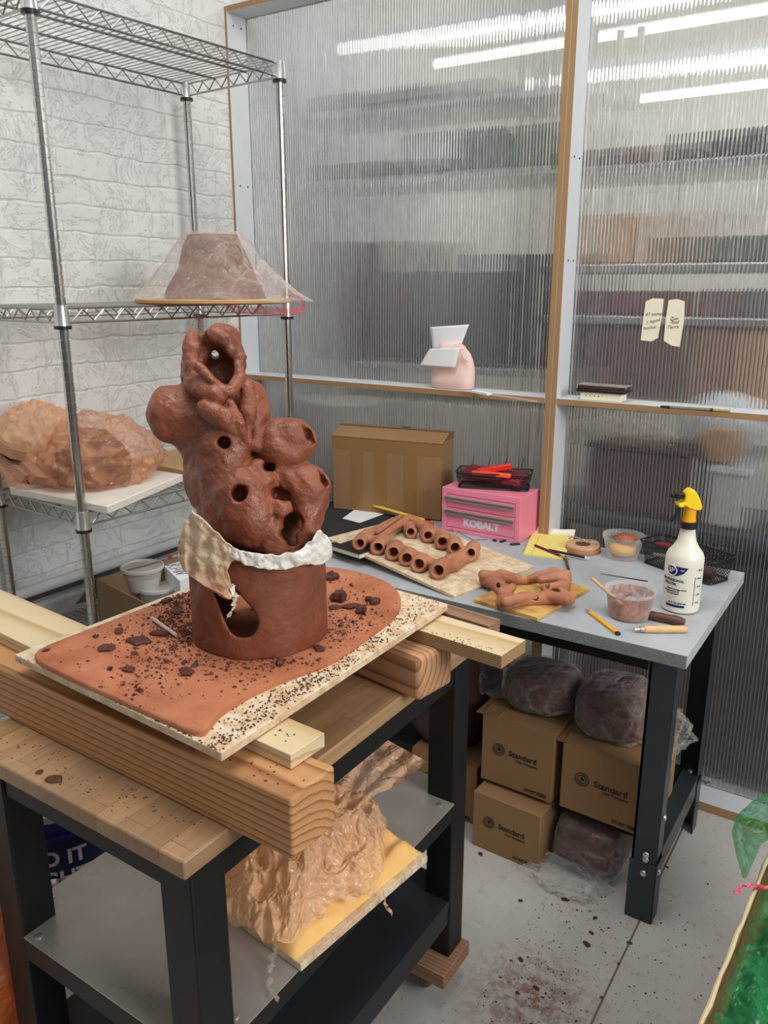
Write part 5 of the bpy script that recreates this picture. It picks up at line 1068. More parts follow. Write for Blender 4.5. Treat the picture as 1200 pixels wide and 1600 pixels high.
# board with the clay ring
bl, bt_, brt, bb_ = Z(511, 840, ZK+.046), Z(603, 801, ZK+.05), Z(800, 873, ZK+.012), Z(710, 931, ZK+.008); bt_ = bl+(brt-bb_)
d1 = (bb_-bl).normalized(); M_ = frame_M(bl, bb_-bl, bt_-bl); iM = M_.inverted(); bw_, bh_ = (bb_-bl).length, (bt_-bl).length
rbx = thing('plaster_board', 'pale plastered board carrying the long clay ring, propped on two books', 'board', tuple(bl), rot=M_.to_euler())
obj('board_sheet', MB().box(0, bw_, 0, bh_, -.009, 0), 'board', rbx, bevel=.001)
def on_board(px, py, h=0): # point of the propped board seen at a pixel
    nrm = M_.col[2].to_3d(); r_ = ray(px, py); return _c+r_*(((bl-_c).dot(nrm)+h)/r_.dot(nrm))
def ring_prims(loop, r, mouths, onf, h0):
    pr = []; n = len(loop)
    for i in range(n):
        (x, y, rr), (x2, y2, r2) = loop[i], loop[(i+1) % n]; pr.append(('cap~', tuple(onf(x, y, h0(rr))), tuple(onf(x2, y2, h0(r2))), rr, r2, .005))
    return pr
LP1 = [(566, 843, .018), (582, 836, .018), (604, 824, .018), (622, 814, .016), (645, 814, .018), (668, 828, .020), (690, 838, .021), (708, 850, .021), (718, 862, .018), (720, 874, .018), (708, 884, .018), (690, 888, .018), (662, 876, .018), (640, 866, .018), (618, 856, .018), (596, 848, .018)]
f1 = lambda x, y, h: on_board(x, y, h)
pr = ring_prims(LP1, 0, None, f1, lambda r: r*.8)
PIPE = [((561, 850), (583, 828), .019, .012), ((590, 856), (603, 836), .020, .013), ((614, 864), (622, 850), .021, .014), ((635, 873), (640, 862), .020, .014), ((654, 882), (662, 872), .021, .014), ((684, 892), (700, 878), .022, .014),
        ((642, 832), (636, 818), .018, .011), ((669, 837), (664, 826), .021, .012), ((691, 847), (690, 834), .022, .013), ((711, 856), (706, 842), .022, .013), ((736, 864), (742, 850), .019, .011), ((703, 876), (735, 868), .017, 0)]
PIPE = [(p1, (p1[0]+(p2[0]-p1[0])*.62, p1[1]+(p2[1]-p1[1])*.62) if m else p2, r*1.12, m) for (p1, p2, r, m) in PIPE]
for (p1, p2, r, m) in PIPE: pr.append(('cap~', tuple(f1(*p1, r*.8)), tuple(f1(*p2, r*.85)), r, r*.95, .006))
for (x, y, h, r, x2, y2, h2, r2) in [(572, 836, .014, .012, 615, 814, .030, .012), (596, 838, .032, .010, 640, 808, .030, .011), (590, 832, .03, .008, 625, 808, .032, .009)]:
    pr.append(('cap~', tuple(f1(x, y, h)), tuple(f1(x2, y2, h2)), r, r2, .002))
for (p1, p2, r, m) in PIPE:
    if m:
        a_ = f1(*p1, r*.85); b_ = f1(*p2, r*.8); q_ = (b_-a_); tw = (_c-a_).normalized(); pr.append(('-cap~', tuple(a_+tw*.02-q_*.25), tuple(a_+q_*.5-tw*.004), m*1.15, m*.8, .004))
allp = [Vector(p) for q in pr for p in (q[1], q[2])]; lo = [min(p[i] for p in allp)-.03 for i in range(3)]; hi = [max(p[i] for p in allp)+.03 for i in range(3)]
nrm = np.array(M_.col[2].to_3d()); bl_ = np.array(bl)
mb1 = sdf_mesh(pr, lo, hi, .0024, post=lambda F, P: np.maximum(F, .0005-(P-bl_)@nrm)+.0006*np.sin(P[..., 0]*160+3*np.sin(P[..., 1]*90))*np.sin(P[..., 1]*140))
tag(obj('clay_ring', mb1, 'clay_pale', smooth=180), 'long oval ring of hollow clay lobes on the propped plaster board', 'clay ring')
# second board with the square ring
P4 = [Z(x, y, ZK+.01) for x, y in ((740, 936), (762, 905), (922, 918), (840, 965))]; P4[1] = P4[0]+(P4[2]-P4[3])
t = NT('damp_ply'); v = t.coord(); t.set(Base_Color=t.mix(t.ramp(t.noise(v, 22, 5, .6), [(.45, (0, 0, 0)), (.65, (1, 1, 1))]), srgb(212, 172, 100), srgb(178, 126, 66)), Roughness=.75); MT['damp_ply'] = t.m
tag(obj('plywood_board', MB().prism([tuple(p)[:2] for p in P4], ZK+.0005, ZK+.01), 'damp_ply', bevel=.001), 'small yellowish plywood board under the square clay ring on the desk', 'board')
f2 = lambda x, y, h: Z(x, y, ZK+.010+h)
pr = ring_prims([(760, 905, .018), (785, 900, .017), (805, 905, .015), (820, 908, .010), (840, 902, .014), (865, 897, .018), (882, 905, .018), (880, 918, .016), (875, 928, .018), (888, 936, .016), (860, 934, .017), (838, 936, .015), (815, 936, .017), (788, 942, .02), (790, 926, .018), (780, 916, .016), (765, 908, .017)], 0, None, f2, lambda r: r*.8)
for (x, y, h, r, x2, y2, h2, r2) in [(755, 898, .03, .013, 800, 904, .028, .012), (845, 905, .024, .012, 885, 898, .03, .014), (783, 925, .028, .012, 800, 918, .028, .011), (790, 940, .03, .013, 828, 930, .022, .01), (852, 920, .02, .012, 885, 912, .024, .012), (850, 930, .02, .012, 885, 936, .024, .014)]:
    pr.append(('cap~', tuple(f2(x, y, h)), tuple(f2(x2, y2, h2)), r, r2, .0035))
for (x, y, x2, y2) in [(818, 900, 820, 902), (838, 940, 836, 932), (776, 918, 782, 912), (800, 912, 796, 916), (872, 923, 866, 926), (856, 917, 852, 914), (803, 928, 812, 924)]: pr.append(('-cap~', tuple(f2(x, y, .03)), tuple(f2(x2, y2, .012)), .007, .006, .003))
allp = [Vector(p) for q in pr for p in (q[1], q[2])]; lo = [min(p[i] for p in allp)-.03 for i in range(3)]; hi = [max(p[i] for p in allp)+.03 for i in range(3)]
mb1 = sdf_mesh(pr, lo, hi, .0024, post=lambda F, P: np.maximum(F, ZK+.0105-P[..., 2])+.0005*np.sin(P[..., 0]*160+3*np.sin(P[..., 1]*90))*np.sin(P[..., 1]*140))
tag(obj('clay_ring', mb1, 'clay_pale', smooth=180), 'squarish looped clay ring on the small plywood board', 'clay ring')
# notepad and pens
npd = thing('notepad', 'yellow lined notepad lying in front of the centre stud', 'notepad', (0, 0, 0)); P4 = [onK(x, y) for x, y in ((818, 867), (880, 875), (898, 838), (833, 832))]
obj('pages', MB().prism([tuple(p)[:2] for p in P4], ZK+.0005, ZK+.006), plain('yellow_paper', srgb(244, 226, 128), .8, var=.02), npd, smooth=0)
def bil(P, u, v, z): p = (P[0]*(1-u)+P[1]*u)*(1-v)+(P[3]*(1-u)+P[2]*u)*v; return Vector((p.x, p.y, z))
lines = MB()
for k in range(12): lines.tube([bil(P4, .0, .05+k*.072, ZK+.0062), bil(P4, 1, .05+k*.072, ZK+.0062)], .0003, 4)
obj('ruled_lines', lines, plain('pale_blue_line', srgb(190, 195, 140), .8), npd); obj('margin', MB().tube([bil(P4, .2, 0, ZK+.0063), bil(P4, .2, 1, ZK+.0063)], .0005, 4), 'red_plastic', npd)
obj('curled_sheet', MB().add([bil(P4, u/8, .9+.14*k/4, ZK+.006+.012*(k/4)**2+.002*math.sin(u)) for u in range(9) for k in range(5)], [(u*5+k, u*5+k+1, u*5+k+6, u*5+k+5) for u in range(8) for k in range(4)]), 'cream_paper', npd, smooth=70)
def pen(name, label, p, q, r, body, tip, cat='pen', z=.0075, tipf=.12):
    a, b = Z(*p, ZK+z), Z(*q, ZK+z); t_ = thing(name, label, cat, tuple(a)); b = b-a; a = Vector()
    obj('barrel', MB().tube([a, a.lerp(b, 1-tipf)], r, 10), body, t_); obj('tip', MB().tube([a.lerp(b, 1-tipf), b], [r*.9, r*.35], 10), tip, t_); return t_
pen('red_pen', 'dark red pen lying across the yellow notepad', (836, 852), (890, 874), .0036, 'maroon', 'steel', z=.010, tipf=.25)
pen('black_pen', 'black and white pen lying from notepad toward the clay disc', (857, 859), (922, 873), .0034, 'ink', 'white_ink', z=.0095)
pen('paint_brush', 'short dark handled brush behind the square clay ring', (883, 870), (889, 892), .004, 'brown_leather', 'ink', 'brush', z=.006)
tag(obj('thin_rod', MB().tube([onK(938, 897)+Vector((0, 0, .0018)), onK(1012, 909)+Vector((0, 0, .0018))], [.0008, .0018], 8), 'brown_leather'), 'thin dark rod on the desk behind the cup of clay slip', 'rod')
# tooled disc
c = Z(911, 860, ZK); ds = thing('clay_disc', 'round tan disc stack with curled metal handles by the notepad', 'disc', tuple(c)); rd = .052
obj('lower_disc', MB().lathe([(rd*.97, .0008), (rd, .002), (rd, .009), (rd*.97, .010)], 40), 'clay_pale', ds)
obj('upper_disc', MB().lathe([(rd*.95, .0105), (rd*.97, .012), (rd*.97, .018), (rd*.95, .0195)], 40, (-.003, .002, 0)), plain('tan_leather', srgb(205, 165, 128), .6), ds)
obj('dark_inlay', MB().lathe([(.022, .0196), (.022, .0203), (.017, .0205), (.012, .02035)], 30, (-.003, .002, 0)), 'brown_leather', ds)
for s in (-1, 1): obj('curled_handle', MB().tube([(-.003+s*(.008+.02*(1-math.cos(k*.35))), .012+.004*math.sin(k*.5), .021+.012*math.sin(k*.35)) for k in range(9)], .002, 8), 'steel', ds)
# deli tub with sponge
c = Z(972, 870, ZK+.001); q = tub('deli_tub', 'clear deli tub holding a yellow sponge and a lump of clay', (c.x, c.y, ZK+.001), .0585, .044, .068, None, lid=False)
tag(obj('sponge', lump((c.x, c.y, ZK+.026), .037, .037, .022, 5, .05, z0=ZK+.006), 'sponge', smooth=80), 'round yellow sponge inside the clear tub', 'sponge')
tag(obj('clay_lump', lump((c.x+.005, c.y+.003, ZK+.056), .032, .03, .014, 8, .15), 'clay_slip', smooth=80), 'lump of reddish clay resting on the yellow sponge in the tub', 'clay')
# tub of slip with a stick
c = Z(982, 962, ZK+.001); q = tub('slip_tub', 'clay smeared plastic tub half full of red slip at the desk front', (c.x, c.y, ZK+.001), .058, .047, .070, None, lid=False, mat='tub_plastic')
t = NT('smeared_slip'); v = t.coord(); n = t.noise(v, 28, 5, .65, 1); t.set(Base_Color=t.mix(t.ramp(n, [(.45, (0, 0, 0)), (.56, (1, 1, 1))]), srgb(138, 62, 38), srgb(205, 140, 110)), Roughness=.5, Alpha=t.ramp(n, [(.35, (1,)*3), (.62, (.35,)*3)])); MT['smear'] = t.m
obj('smear', MB().lathe([(.0462, .004), (.0558, .060)], 40, cap0=False, cap1=False), 'smear', q); obj('slip', MB().lathe([(.0455, .003), (.0475, .020)], 40), 'clay_slip', q)
a, b = Z(924, 903, ZK+.085), Z(972, 945, ZK+.03); tag(obj('wooden_stick', MB().tube([a, b], .0038, 10), 'stick_wood'), 'wooden stick leaning out of the tub of red slip', 'stick')
# utility knife, wooden tool, dark roll
a, b = Z(916, 952, ZK+.004), Z(967, 991, ZK+.004); kn = thing('craft_knife', 'slim yellow craft knife with dark blade at the desk edge', 'knife', tuple(a)); d = b-a; M_ = frame_M((0, 0, 0), d, (-d.y, d.x, 0))
obj('body', MB().box(.018, d.length-.01, -.0045, .0045, -.0028, .0028, M_), 'amber_plastic', kn, bevel=.001); obj('blade', MB().prism([(-.006, -.001), (.018, -.004), (.018, .004)], -.0006, .0006, M_), 'steel', kn, smooth=0); obj('end_cap', MB().box(d.length-.01, d.length, -.0046, .0046, -.003, .003, M_), 'ink', kn, smooth=0)
a, b = Z(1004, 983, ZK+.0085), Z(1073, 983, ZK+.0085); tl_ = thing('carving_tool', 'short tool with pale round wooden handle and metal tip', 'tool', tuple(a)); d = b-a; M_ = Matrix.Rotation(R(90), 4, 'Y'); M3 = frame_M((0, 0, 0), d, (-d.y, d.x, 0))
def alath(prof, **kw): mb = MB().lathe([(r, z) for z, r in prof], 16); return xf(mb, lambda p: M3@Vector((p.z, p.x, p.y)))
obj('handle', alath([(.003, .006), (.005, .0078), (.04, .0088), (d.length-.006, .0082), (d.length, .006)]), 'handle_wood', tl_); obj('ferrule', alath([(-.006, .0072), (.003, .0076)]), 'steel', tl_); obj('tip', alath([(-.022, .0025), (-.019, .0045), (-.012, .0042), (-.006, .0035)]), 'bright_metal', tl_)
a, b = Z(1010, 960, ZK+.011), Z(1070, 972, ZK+.011); m = MB().tube([a.lerp(b, k/8) for k in range(9)], [.008, .011, .0105, .0115, .011, .011, .012, .011, .007], 14); tag(obj('dark_roll', m, 'brown_leather', smooth=70), 'dark brown roll of clay behind the wooden tool', 'roll')
# spray bottle
c = Z(1062, 950, ZK+.001); sb = thing('spray_bottle', 'white spray bottle with yellow trigger head on the right of the desk', 'spray bottle', (c.x, c.y, ZK+.001), YAW)
rB = .0445; prof = [(.036, 0), (.043, .003), (rB, .012), (rB, .118), (.0445, .135), (.040, .147), (.030, .160), (.022, .175), (.0185, .192), (.0175, .200), (.0175, .214)]
t = NT('bottle_plastic'); v = t.coord(); t.set(Base_Color=t.mix(t.noise(v, 8, 4), srgb(226, 222, 205), srgb(240, 238, 226)), Roughness=.35, Subsurface_Weight=.15); MT['bottle'] = t.m
bd = obj('bottle', MB().lathe(prof, 48), 'bottle', sb, smooth=50)
obj('collar', MB().lathe([(.0215 if k % 2 == 0 else .0205, z) for k, z in enumerate((.207, .2075, .222, .2225))]+[(.014, .224)], 32), 'black_plastic', sb)
nk = obj('neck', MB().lathe([(.0165, .223), (.0150, .235), (.0150, .26), (.0165, .268)], 28), 'amber_plastic', sb)
hd = MB(); out = [(-.030, .258), (-.034, .268), (-.022, .270), (-.018, .275), (-.018, .292), (-.008, .303), (.002, .302), (.014, .284), (.024, .262), (.022, .254), (.014, .252), (.0, .256), (-.014, .262)]
hd.prism(out, -.016, .016, Matrix(((1, 0, 0, .0), (0, 0, -1, 0), (0, 1, 0, 0), (0, 0, 0, 1)))); obj('trigger_head', hd, 'yellow_plastic', sb, bevel=.004, seg=3)
for k in range(4): obj('grip_rib', MB().tube([(-.020+k*.004, -.0165, .268-k*.003), (.008+k*.004, -.0165, .254+k*.0005)], .0011, 6), 'amber_plastic', sb) 
tr = MB(); tr.prism([(-.030, .256), (-.022, .258), (-.024, .244), (-.036, .226), (-.044, .220), (-.046, .225), (-.036, .238)], -.006, .006, Matrix(((1, 0, 0, 0), (0, 0, -1, 0), (0, 1, 0, 0), (0, 0, 0, 1)))); obj('trigger', tr, 'black_plastic', sb, bevel=.002)
nz_ = MB(); nz_.box(-.040, -.018, -.008, .008, .278, .294).box(-.050, -.040, -.006, .006, .280, .291); obj('nozzle', nz_, 'black_plastic', sb, bevel=.003)
def onbottle(mb, z, phi, r=rB+.0004): return xf(mb, lambda p: Vector(((r+p.z)*math.sin(phi+p.x/r), -(r+p.z)*math.cos(phi+p.x/r), z+p.y)))
pt = MB(); n = 14
def patch(poly, z, phi, sub=10):
    # fan of strips of a convex outline so that it follows the round wall
    xs = sorted(set([p[0] for p in poly])); x0, x1 = xs[0], xs[-1]; m = MB(); pv = []
    def yr(x):
        ys = []
        for i in range(len(poly)):
            (xa, ya), (xb, yb) = poly[i], poly[(i+1) % len(poly)]
            if (xa-x)*(xb-x) <= 0 and xa != xb: ys.append(ya+(yb-ya)*(x-xa)/(xb-xa))
        return min(ys), max(ys)
    for i in range(sub+1): x = x0+(x1-x0)*(i/sub*.998+.001); a, b = yr(x); pv += [(x, a, 0), (x, b, 0)]
    m.v = pv; m.f = [(2*i, 2*i+2, 2*i+3, 2*i+1) for i in range(sub)]; return onbottle(m, z, phi)
obj('blue_label', patch([(-.034, .010), (-.012, .012), (.016, .010), (.006, -.004), (-.008, -.012), (-.034, -.014)], .108, -.48), 'blue_ink', bd)
obj('blue_band', patch([(-.034, -.003), (.012, -.003), (.012, .003), (-.034, .003)], .020, -.42), 'blue_ink', bd)
ci = MB().tube([(.013*math.cos(k*.26), .0125*math.sin(k*.26), .0006) for k in range(24)], .0012, 5, closed=True); obj('logo_ring', onbottle(ci, .108, -1.0), 'white_ink', bd)
for (tx_, s, z, ph, mt, al) in (('SP', .017, .108, -1.02, 'white_ink', 'CENTER'), ('PRO', .0042, .111, -.42, 'white_ink', 'CENTER'), ('PROFESSIONAL', .0085, .084, -.28, 'blue_ink', 'RIGHT'), ('SPRAYER', .0085, .0745, -.68, 'blue_ink', 'RIGHT'), ('Ready to use trigger sprayer', .0042, .062, -.12, 'blue_ink', 'RIGHT'), ('and spray bottle for all', .0042, .0565, -.5, 'blue_ink', 'RIGHT'), ('water based liquids', .0042, .051, -.5, 'blue_ink', 'RIGHT'), ('32 FL OZ (946 ml)', .0055, .0275, -.1, 'blue_ink', 'RIGHT')):
    obj('printing', onbottle(text_mb(tx_, s, .0002, al, depth=.0002), z, ph), mt, bd, smooth=0)
for k, s in enumerate(('32 oz', '24 oz', '16 oz', '12 oz', '8 oz')): obj('printing', onbottle(text_mb(s, .0055, .0002, 'LEFT', depth=.0002), .112-k*.0205, .46), 'blue_ink', bd, smooth=0); obj('graduation', onbottle(MB().box(-.006, -.002, -.0003, .0003, 0, .0003), .112-k*.0205, .46), 'blue_ink', bd, smooth=0)
obj('graduation', onbottle(MB().box(-.0006, .0006, -.045, .028, 0, .0003), .068, .30), 'blue_ink', bd, smooth=0)
# second basket, turned, with odds and ends
bc2 = Z(1070, 896, ZK+.001)
q = basket('black mesh basket behind the spray bottle', (bc2.x-.005, bc2.y+.02, ZK+.001), R(-24), .245, .105, .068, .012, hooks=3)
bq_ = Vector(q.location); tag(obj('tool_roll', MB().tube([bq_+Vector((.0, -.03, .02)), bq_+Vector((.085, -.05, .02))], .014, 12), 'brown_leather'), 'dark leather roll lying in the basket behind the bottle', 'roll')
tag(obj('red_tool', MB().tube([bq_+Vector((-.09, .035, .05)), bq_+Vector((-.02, .01, .06))], .01, 10), 'maroon'), 'dark red handle in the basket behind the bottle', 'tool')
tag(obj('metal_tool', MB().tube([bq_+Vector((-.09, .01, .03)), bq_+Vector((.03, -.01, .035))], .006, 10), 'steel'), 'grey metal rod in the basket behind the bottle', 'tool')
# ================================================================== ON THE LEDGE AND THE SHEETS
zl = ZL+.0008
a, b = Yp(674, 608, PY+.035), Yp(737, 611, PY+.035); cxp = (a.x+b.x)/2; wp = (b.x-a.x)/2*.96
pc = thing('drawstring_pouch', 'pale pink drawstring pouch with white tissue on the partition ledge', 'pouch', (cxp, PY+.045, zl))
m = MB(); nn_ = 28
secs = [(0, .92, .030, 0), (.002, 1.0, .034, 0), (.02, 1.03, .036, 0), (.045, .98, .034, .002), (.065, .93, .028, .003), (.082, .80, .022, .002), (.094, .62, .015, -.002), (.102, .55, .010, -.004)]
for (z, kx, ky, ox) in secs:
    z *= 1.4
    for k in range(nn_):
        th = 2*math.pi*k/nn_; cs_, sn_ = math.cos(th), math.sin(th); x = math.copysign(abs(cs_)**.55, cs_)*wp*kx+ox; y = math.copysign(abs(sn_)**.7, sn_)*ky
        w_ = .003*noise.noise(Vector((x*40, y*40, z*40))); m.v.append((x+w_, y+w_, z))
for i_ in range(len(secs)-1):
    for k in range(nn_): m.f.append((i_*nn_+k, i_*nn_+(k+1) % nn_, (i_+1)*nn_+(k+1) % nn_, (i_+1)*nn_+k))
m.f.append(tuple(range(nn_))[::-1]); m.f.append(tuple(range((len(secs)-1)*nn_, len(secs)*nn_)))
obj('pouch_body', m, 'pink_fabric', pc, smooth=80)
obj('drawstring', MB().tube([(.03, -.02, .150), (.052, -.02, .138), (.062, -.026, .115), (.068, -.030, .098), (.070, -.034, .088)], .002, 6).tube([(.03, -.02, .148), (.046, -.03, .12), (.064, -.036, .098), (.070, -.036, .084)], .002, 6).sphere((.068, -.034, .096), .005, 6), 'pink_fabric', pc)
def paperf(P, bend=.01):
    return lambda u, v: (lambda p: Vector((p.x, p.y-bend*math.sin(math.pi*u), p.z)))((P[0]*(1-u)+P[1]*u)*(1-v)+(P[3]*(1-u)+P[2]*u)*v)
for k, (PX, yy, lb) in enumerate((([(676, 546), (719, 544), (733, 507), (672, 511)], PY+.05, 'upper white tissue corner'), ([(656, 571), (711, 575), (719, 543), (671, 545)], PY+.0, 'folded white tissue flap'))):
    P = [Yp(x, y, yy)-Vector(pc.location) for x, y in PX]; o = obj('tissue', cloth(paperf(P, .006), 10, 10), 'paper', pc, smooth=70, label=lb); solidify(o, .0006)
a, b = Z(738, 611, zl+.003), Z(765, 616, zl+.003); box_between('white_card', a, b, .02, .006, 'paper', 'small white card beside the pink pouch on the ledge', 'card', bev=0)
a, b = Z(766, 616, zl+.002), Z(838, 627, zl+.002); box_between('grey_strip', a, b, .016, .003, 'tub_plastic', 'long translucent strip lying on the ledge left of the centre stud', 'strip', bev=0)
a, b = Z(884, 631, zl), Z(952, 636, zl); wb = thing('white_box', 'flat cream box with a row of dots on the right ledge', 'box', (a.x, PY+.012, zl)); L = (b-a).length
obj('body', MB().box(0, L*.98, 0, .052, 0, .023), 'cream_paper', wb, bevel=.001); 
for k in range(6): obj('printed_dot', MB().lathe([(.0018, 0), (.0018, .0004)], 10, (.018+k*.0125, -.0001, .013), Matrix.Rotation(R(90), 4, 'X')), 'ink' if k < 4 else 'yellow_wood', wb)
bk_ = thing('black_case', 'black case wrapped in clear film on top of the cream box', 'case', (a.x-.012, PY+.006, zl+.0235)); obj('case_body', MB().box(0, L*1.18, 0, .062, 0, .009), 'black_plastic', bk_, bevel=.002); obj('case_lid', MB().box(.003, L*1.17, .002, .06, .0092, .020), plain('dark_red_print', srgb(72, 45, 42), .25, var=.5), bk_, bevel=.002)
obj('film_wrap', MB().box(.002, L*1.19, .0, .061, .0202, .0215), 'clear_film', bk_)
a, b = Z(1032, 635.5, zl+.0045), Z(1141, 642.5, zl+.0045); mk = thing('paint_marker', 'olive and black marker pen lying on the right ledge', 'marker', tuple(a)); d = b-a
obj('cap', MB().tube([Vector(), d*.12, d*.14], [.0035, .0045, .0045], 12), 'ink', mk); obj('barrel', MB().tube([d*.14, d*.72], .0046, 12), plain('olive_grey', srgb(112, 112, 92), .4), mk); obj('band', MB().tube([d*.72, d*.76], .0048, 12), 'ink', mk); obj('yellow_end', MB().tube([d*.76, d], .0042, 12), plain('olive_yellow', srgb(160, 145, 60), .4), mk)
def tape_note(label, PX, texts):
    P = [Yp(x, y, GY-.0012) for x, y in PX]; t_ = thing('tape_note', label, 'tape', tuple(P[0])); o = Vector(P[0]); n = len(P)
    m = MB(); m.v = [tuple(p-o) for p in P]+[tuple(p-o+Vector((0, .0006, 0))) for p in P]; m.f = [tuple(range(n)), tuple(range(n, 2*n))[::-1]]+[(i, n+i, n+(i+1) % n, (i+1) % n) for i in range(n)]
    obj('tape', m, 'cream_paper', t_, smooth=0)
    for (tx_, px_, py_, s, rot) in texts:
        p = Yp(px_, py_, GY-.0018)-o; M_ = Matrix.Translation(p)@Matrix.Rotation(R(90), 4, 'X')@Matrix.Rotation(R(rot), 4, 'Z'); obj('handwriting', xf(text_mb(tx_, s, -.0001, shear=.25, depth=.0001), lambda q: M_@q), 'ink', t_, smooth=0)
    return t_
tape_note('left strip of masking tape with handwriting on the right sheet', [(1009, 471), (1020, 466), (1037, 467), (1034, 497), (1028, 528), (1018, 533.5), (1001, 531.5), (1004, 505)], (('47 inches', 1022, 491, .0135, 4), ('1 liquid', 1020, 502, .0135, 14), ('bucket', 1015, 512, .0135, 8)))
tape_note('right strip of masking tape with a boxed word on the right sheet', [(1045, 469), (1058, 467), (1070, 471), (1069, 500), (1062, 542), (1049, 540), (1037, 532), (1040, 500)], (('Zoe', 1053, 498, .0135, 3), ('Red', 1054, 503.5, .0135, 3), ('Terra', 1051, 511, .014, 6)))

# ================================================================== UNDER THE DESK
MT['print_black'] = plain('print_black', srgb(40, 34, 30), .7); MT['print_green'] = plain('print_green', srgb(70, 120, 80), .7)
def carton(label, x, y, z, w_, d_, h_, rz=0, opened=False, side=False):
    t_ = thing('clay_carton', label, 'carton', (x, y, z), R(rz), group=None)
    obj('body', MB().box(0, w_, 0, d_, 0, h_), 'cardboard', t_, bevel=.002)
    if opened:
        for (P) in ([(0, 0, h_), (w_, 0, h_), (w_, .05, h_+.004), (0, .05, h_+.004)], [(0, d_-.06, h_+.004), (w_, d_-.06, h_+.004), (w_, d_+.02, h_+.05), (0, d_+.02, h_+.05)], [(-.02, .0, h_-.002), (.05, 0, h_+.004), (.05, d_, h_+.006), (-.02, d_, h_+.002)]):
            obj('flap', MB().hexa(P, [tuple(Vector(p)+Vector((0, 0, .003))) for p in P]), 'cardboard', t_, smooth=0)
    k = w_/.205
    lg = MB()
    for r in (.0165, .0105): lg.tube([(.052*k+r*k*math.cos(a_*.2617), -.0004, h_*.54+r*k*math.sin(a_*.2617)) for a_ in range(24)], .0021*k, 6, closed=True, flat=.35)
    lg.lathe([(.005*k, 0), (.005*k, .0008)], 14, (.052*k, 0, h_*.54), Matrix.Rotation(R(90), 4, 'X')); obj('target_logo', lg, 'print_black', t_)
    if side is None: pass
    M_ = frame_M((.120*k, -.0003, h_*.53), (1, 0, 0), (0, 0, 1)); obj('lettering', xf(text_mb('Standard', .0225*k, .0006), lambda p: M_@p), 'print_black', t_, smooth=0)
    M2 = frame_M((.132*k, -.0003, h_*.53-.0165), (1, 0, 0), (0, 0, 1)); obj('lettering', xf(text_mb('Clay Company', .0105*k, .0002), lambda p: M2@p), 'print_black', t_, smooth=0)
    M4 = frame_M((w_*.78, -.0003, .014), (1, 0, 0), (0, 0, 1)); obj('lettering', xf(text_mb('DO NOT FREEZE', .0095*k, .0004), lambda p: M4@Vector((p.x*.85, p.y*1.3, p.z))), 'print_black', t_, smooth=0)
    if side:
        M5 = frame_M((w_+.0003, d_*.5, h_*.72), (0, 1, 0), (0, 0, 1)); obj('lettering', xf(text_mb('SCULPTURE CLAY', .022, .0004), lambda p: M5@Vector((p.x*.8, p.y, p.z))), 'print_black', t_, smooth=0)
        M6 = frame_M((w_+.0003, d_*.62, h_*.36), (0, 1, 0), (0, 0, 1)); obj('lettering', xf(text_mb('Standard', .035, .001), lambda p: M6@Vector((p.x*.8, p.y, p.z))), 'print_black', t_, smooth=0)
        l2 = MB(); [l2.tube([(w_+.0004, .035+r*math.cos(a_*.2617), h_*.32+r*math.sin(a_*.2617)) for a_ in range(24)], .003, 6, closed=True) for r in (.026, .014)]; obj('target_logo', l2, 'print_black', t_)
    return t_
carton('sealed clay carton on the floor under the desk, lowest of the left stack', -.888, 1.803, 0.001, .205, .25, .176, -1.5)
carton('opened clay carton with a bagged clay block on it, top of the left stack', -.892, 1.852, .1905, .215, .25, .205, -1, opened=True)
carton('opened clay carton half hidden behind the front desk leg', -.655, 1.852, .1905, .232, .24, .195, -2, opened=True, side=True)
p = Z(700, 1300, 0); carton('brown carton mostly hidden behind the back leg of the work table', -1.14, 1.88, 0.001, .22, .24, .19, 1)
# round dark pail behind the work table leg
p = Yp(700, 1120, 1.98); pl_ = thing('round_pail', 'dark brown round pail in shadow behind the work table', 'pail', (p.x-.01, 2.02, .1905)); obj('pail_wall', MB().lathe([(.10, 0), (.145, .08), (.155, .2), (.15, .32)], 40), 'dark_bin', pl_); obj('rim', MB().lathe([(.155, .315), (.155, .33), (.148, .33)], 40), 'dark_bin', pl_)
def clay_bag(label, c, rx, ry, rz, seed, z0, sq=.62, film='clear_film'):
    t_ = thing('clay_bag', label, 'clay bag', (c[0], c[1], z0))
    box_ = lambda q, p: Vector((math.copysign(abs(p.x)**sq, p.x)*rx, math.copysign(abs(p.y)**sq, p.y)*ry, math.copysign(abs(p.z)**.7, p.z)*rz))*(1+.06*noise.noise(p*2+Vector((seed, 0, 0)))+.02*noise.noise(p*7))
    obj('clay_block', lump((0, 0, rz), rx, ry, rz, seed, n=24, z0=.001, fn=box_), 'clay_wet', t_, smooth=80)
    box2 = lambda q, p: Vector((math.copysign(abs(p.x)**sq, p.x)*rx, math.copysign(abs(p.y)**sq, p.y)*ry, math.copysign(abs(p.z)**.7, p.z)*rz))*(1.035+.06*noise.noise(p*2+Vector((seed, 0, 0)))+.05*ridge(p, 4.5, seed))
    obj('plastic_wrap', lump((0, 0, rz), rx, ry, rz, seed, n=40, z0=.0005, fn=box2), 'clear_film', t_, smooth=80); return t_
tuft = lambda c, rx, ry, rz, seed, n=40: lump(c, rx, ry, rz, seed, .35, n=n, s=1.8)
ca = Yp(850, 1098, 1.99); q = clay_bag('rounded clay block in clear plastic on the top left carton', (-.775, 1.985), .098, .095, .058, 3, .403)
o = obj('bag_end', tuft((-.125, -.015, .045), .075, .04, .05, 12), 'clear_film', q, smooth=80)
q = clay_bag('tall clay block in clear plastic on the carton behind the desk leg', (-.555, 1.975), .095, .10, .075, 8, .388)
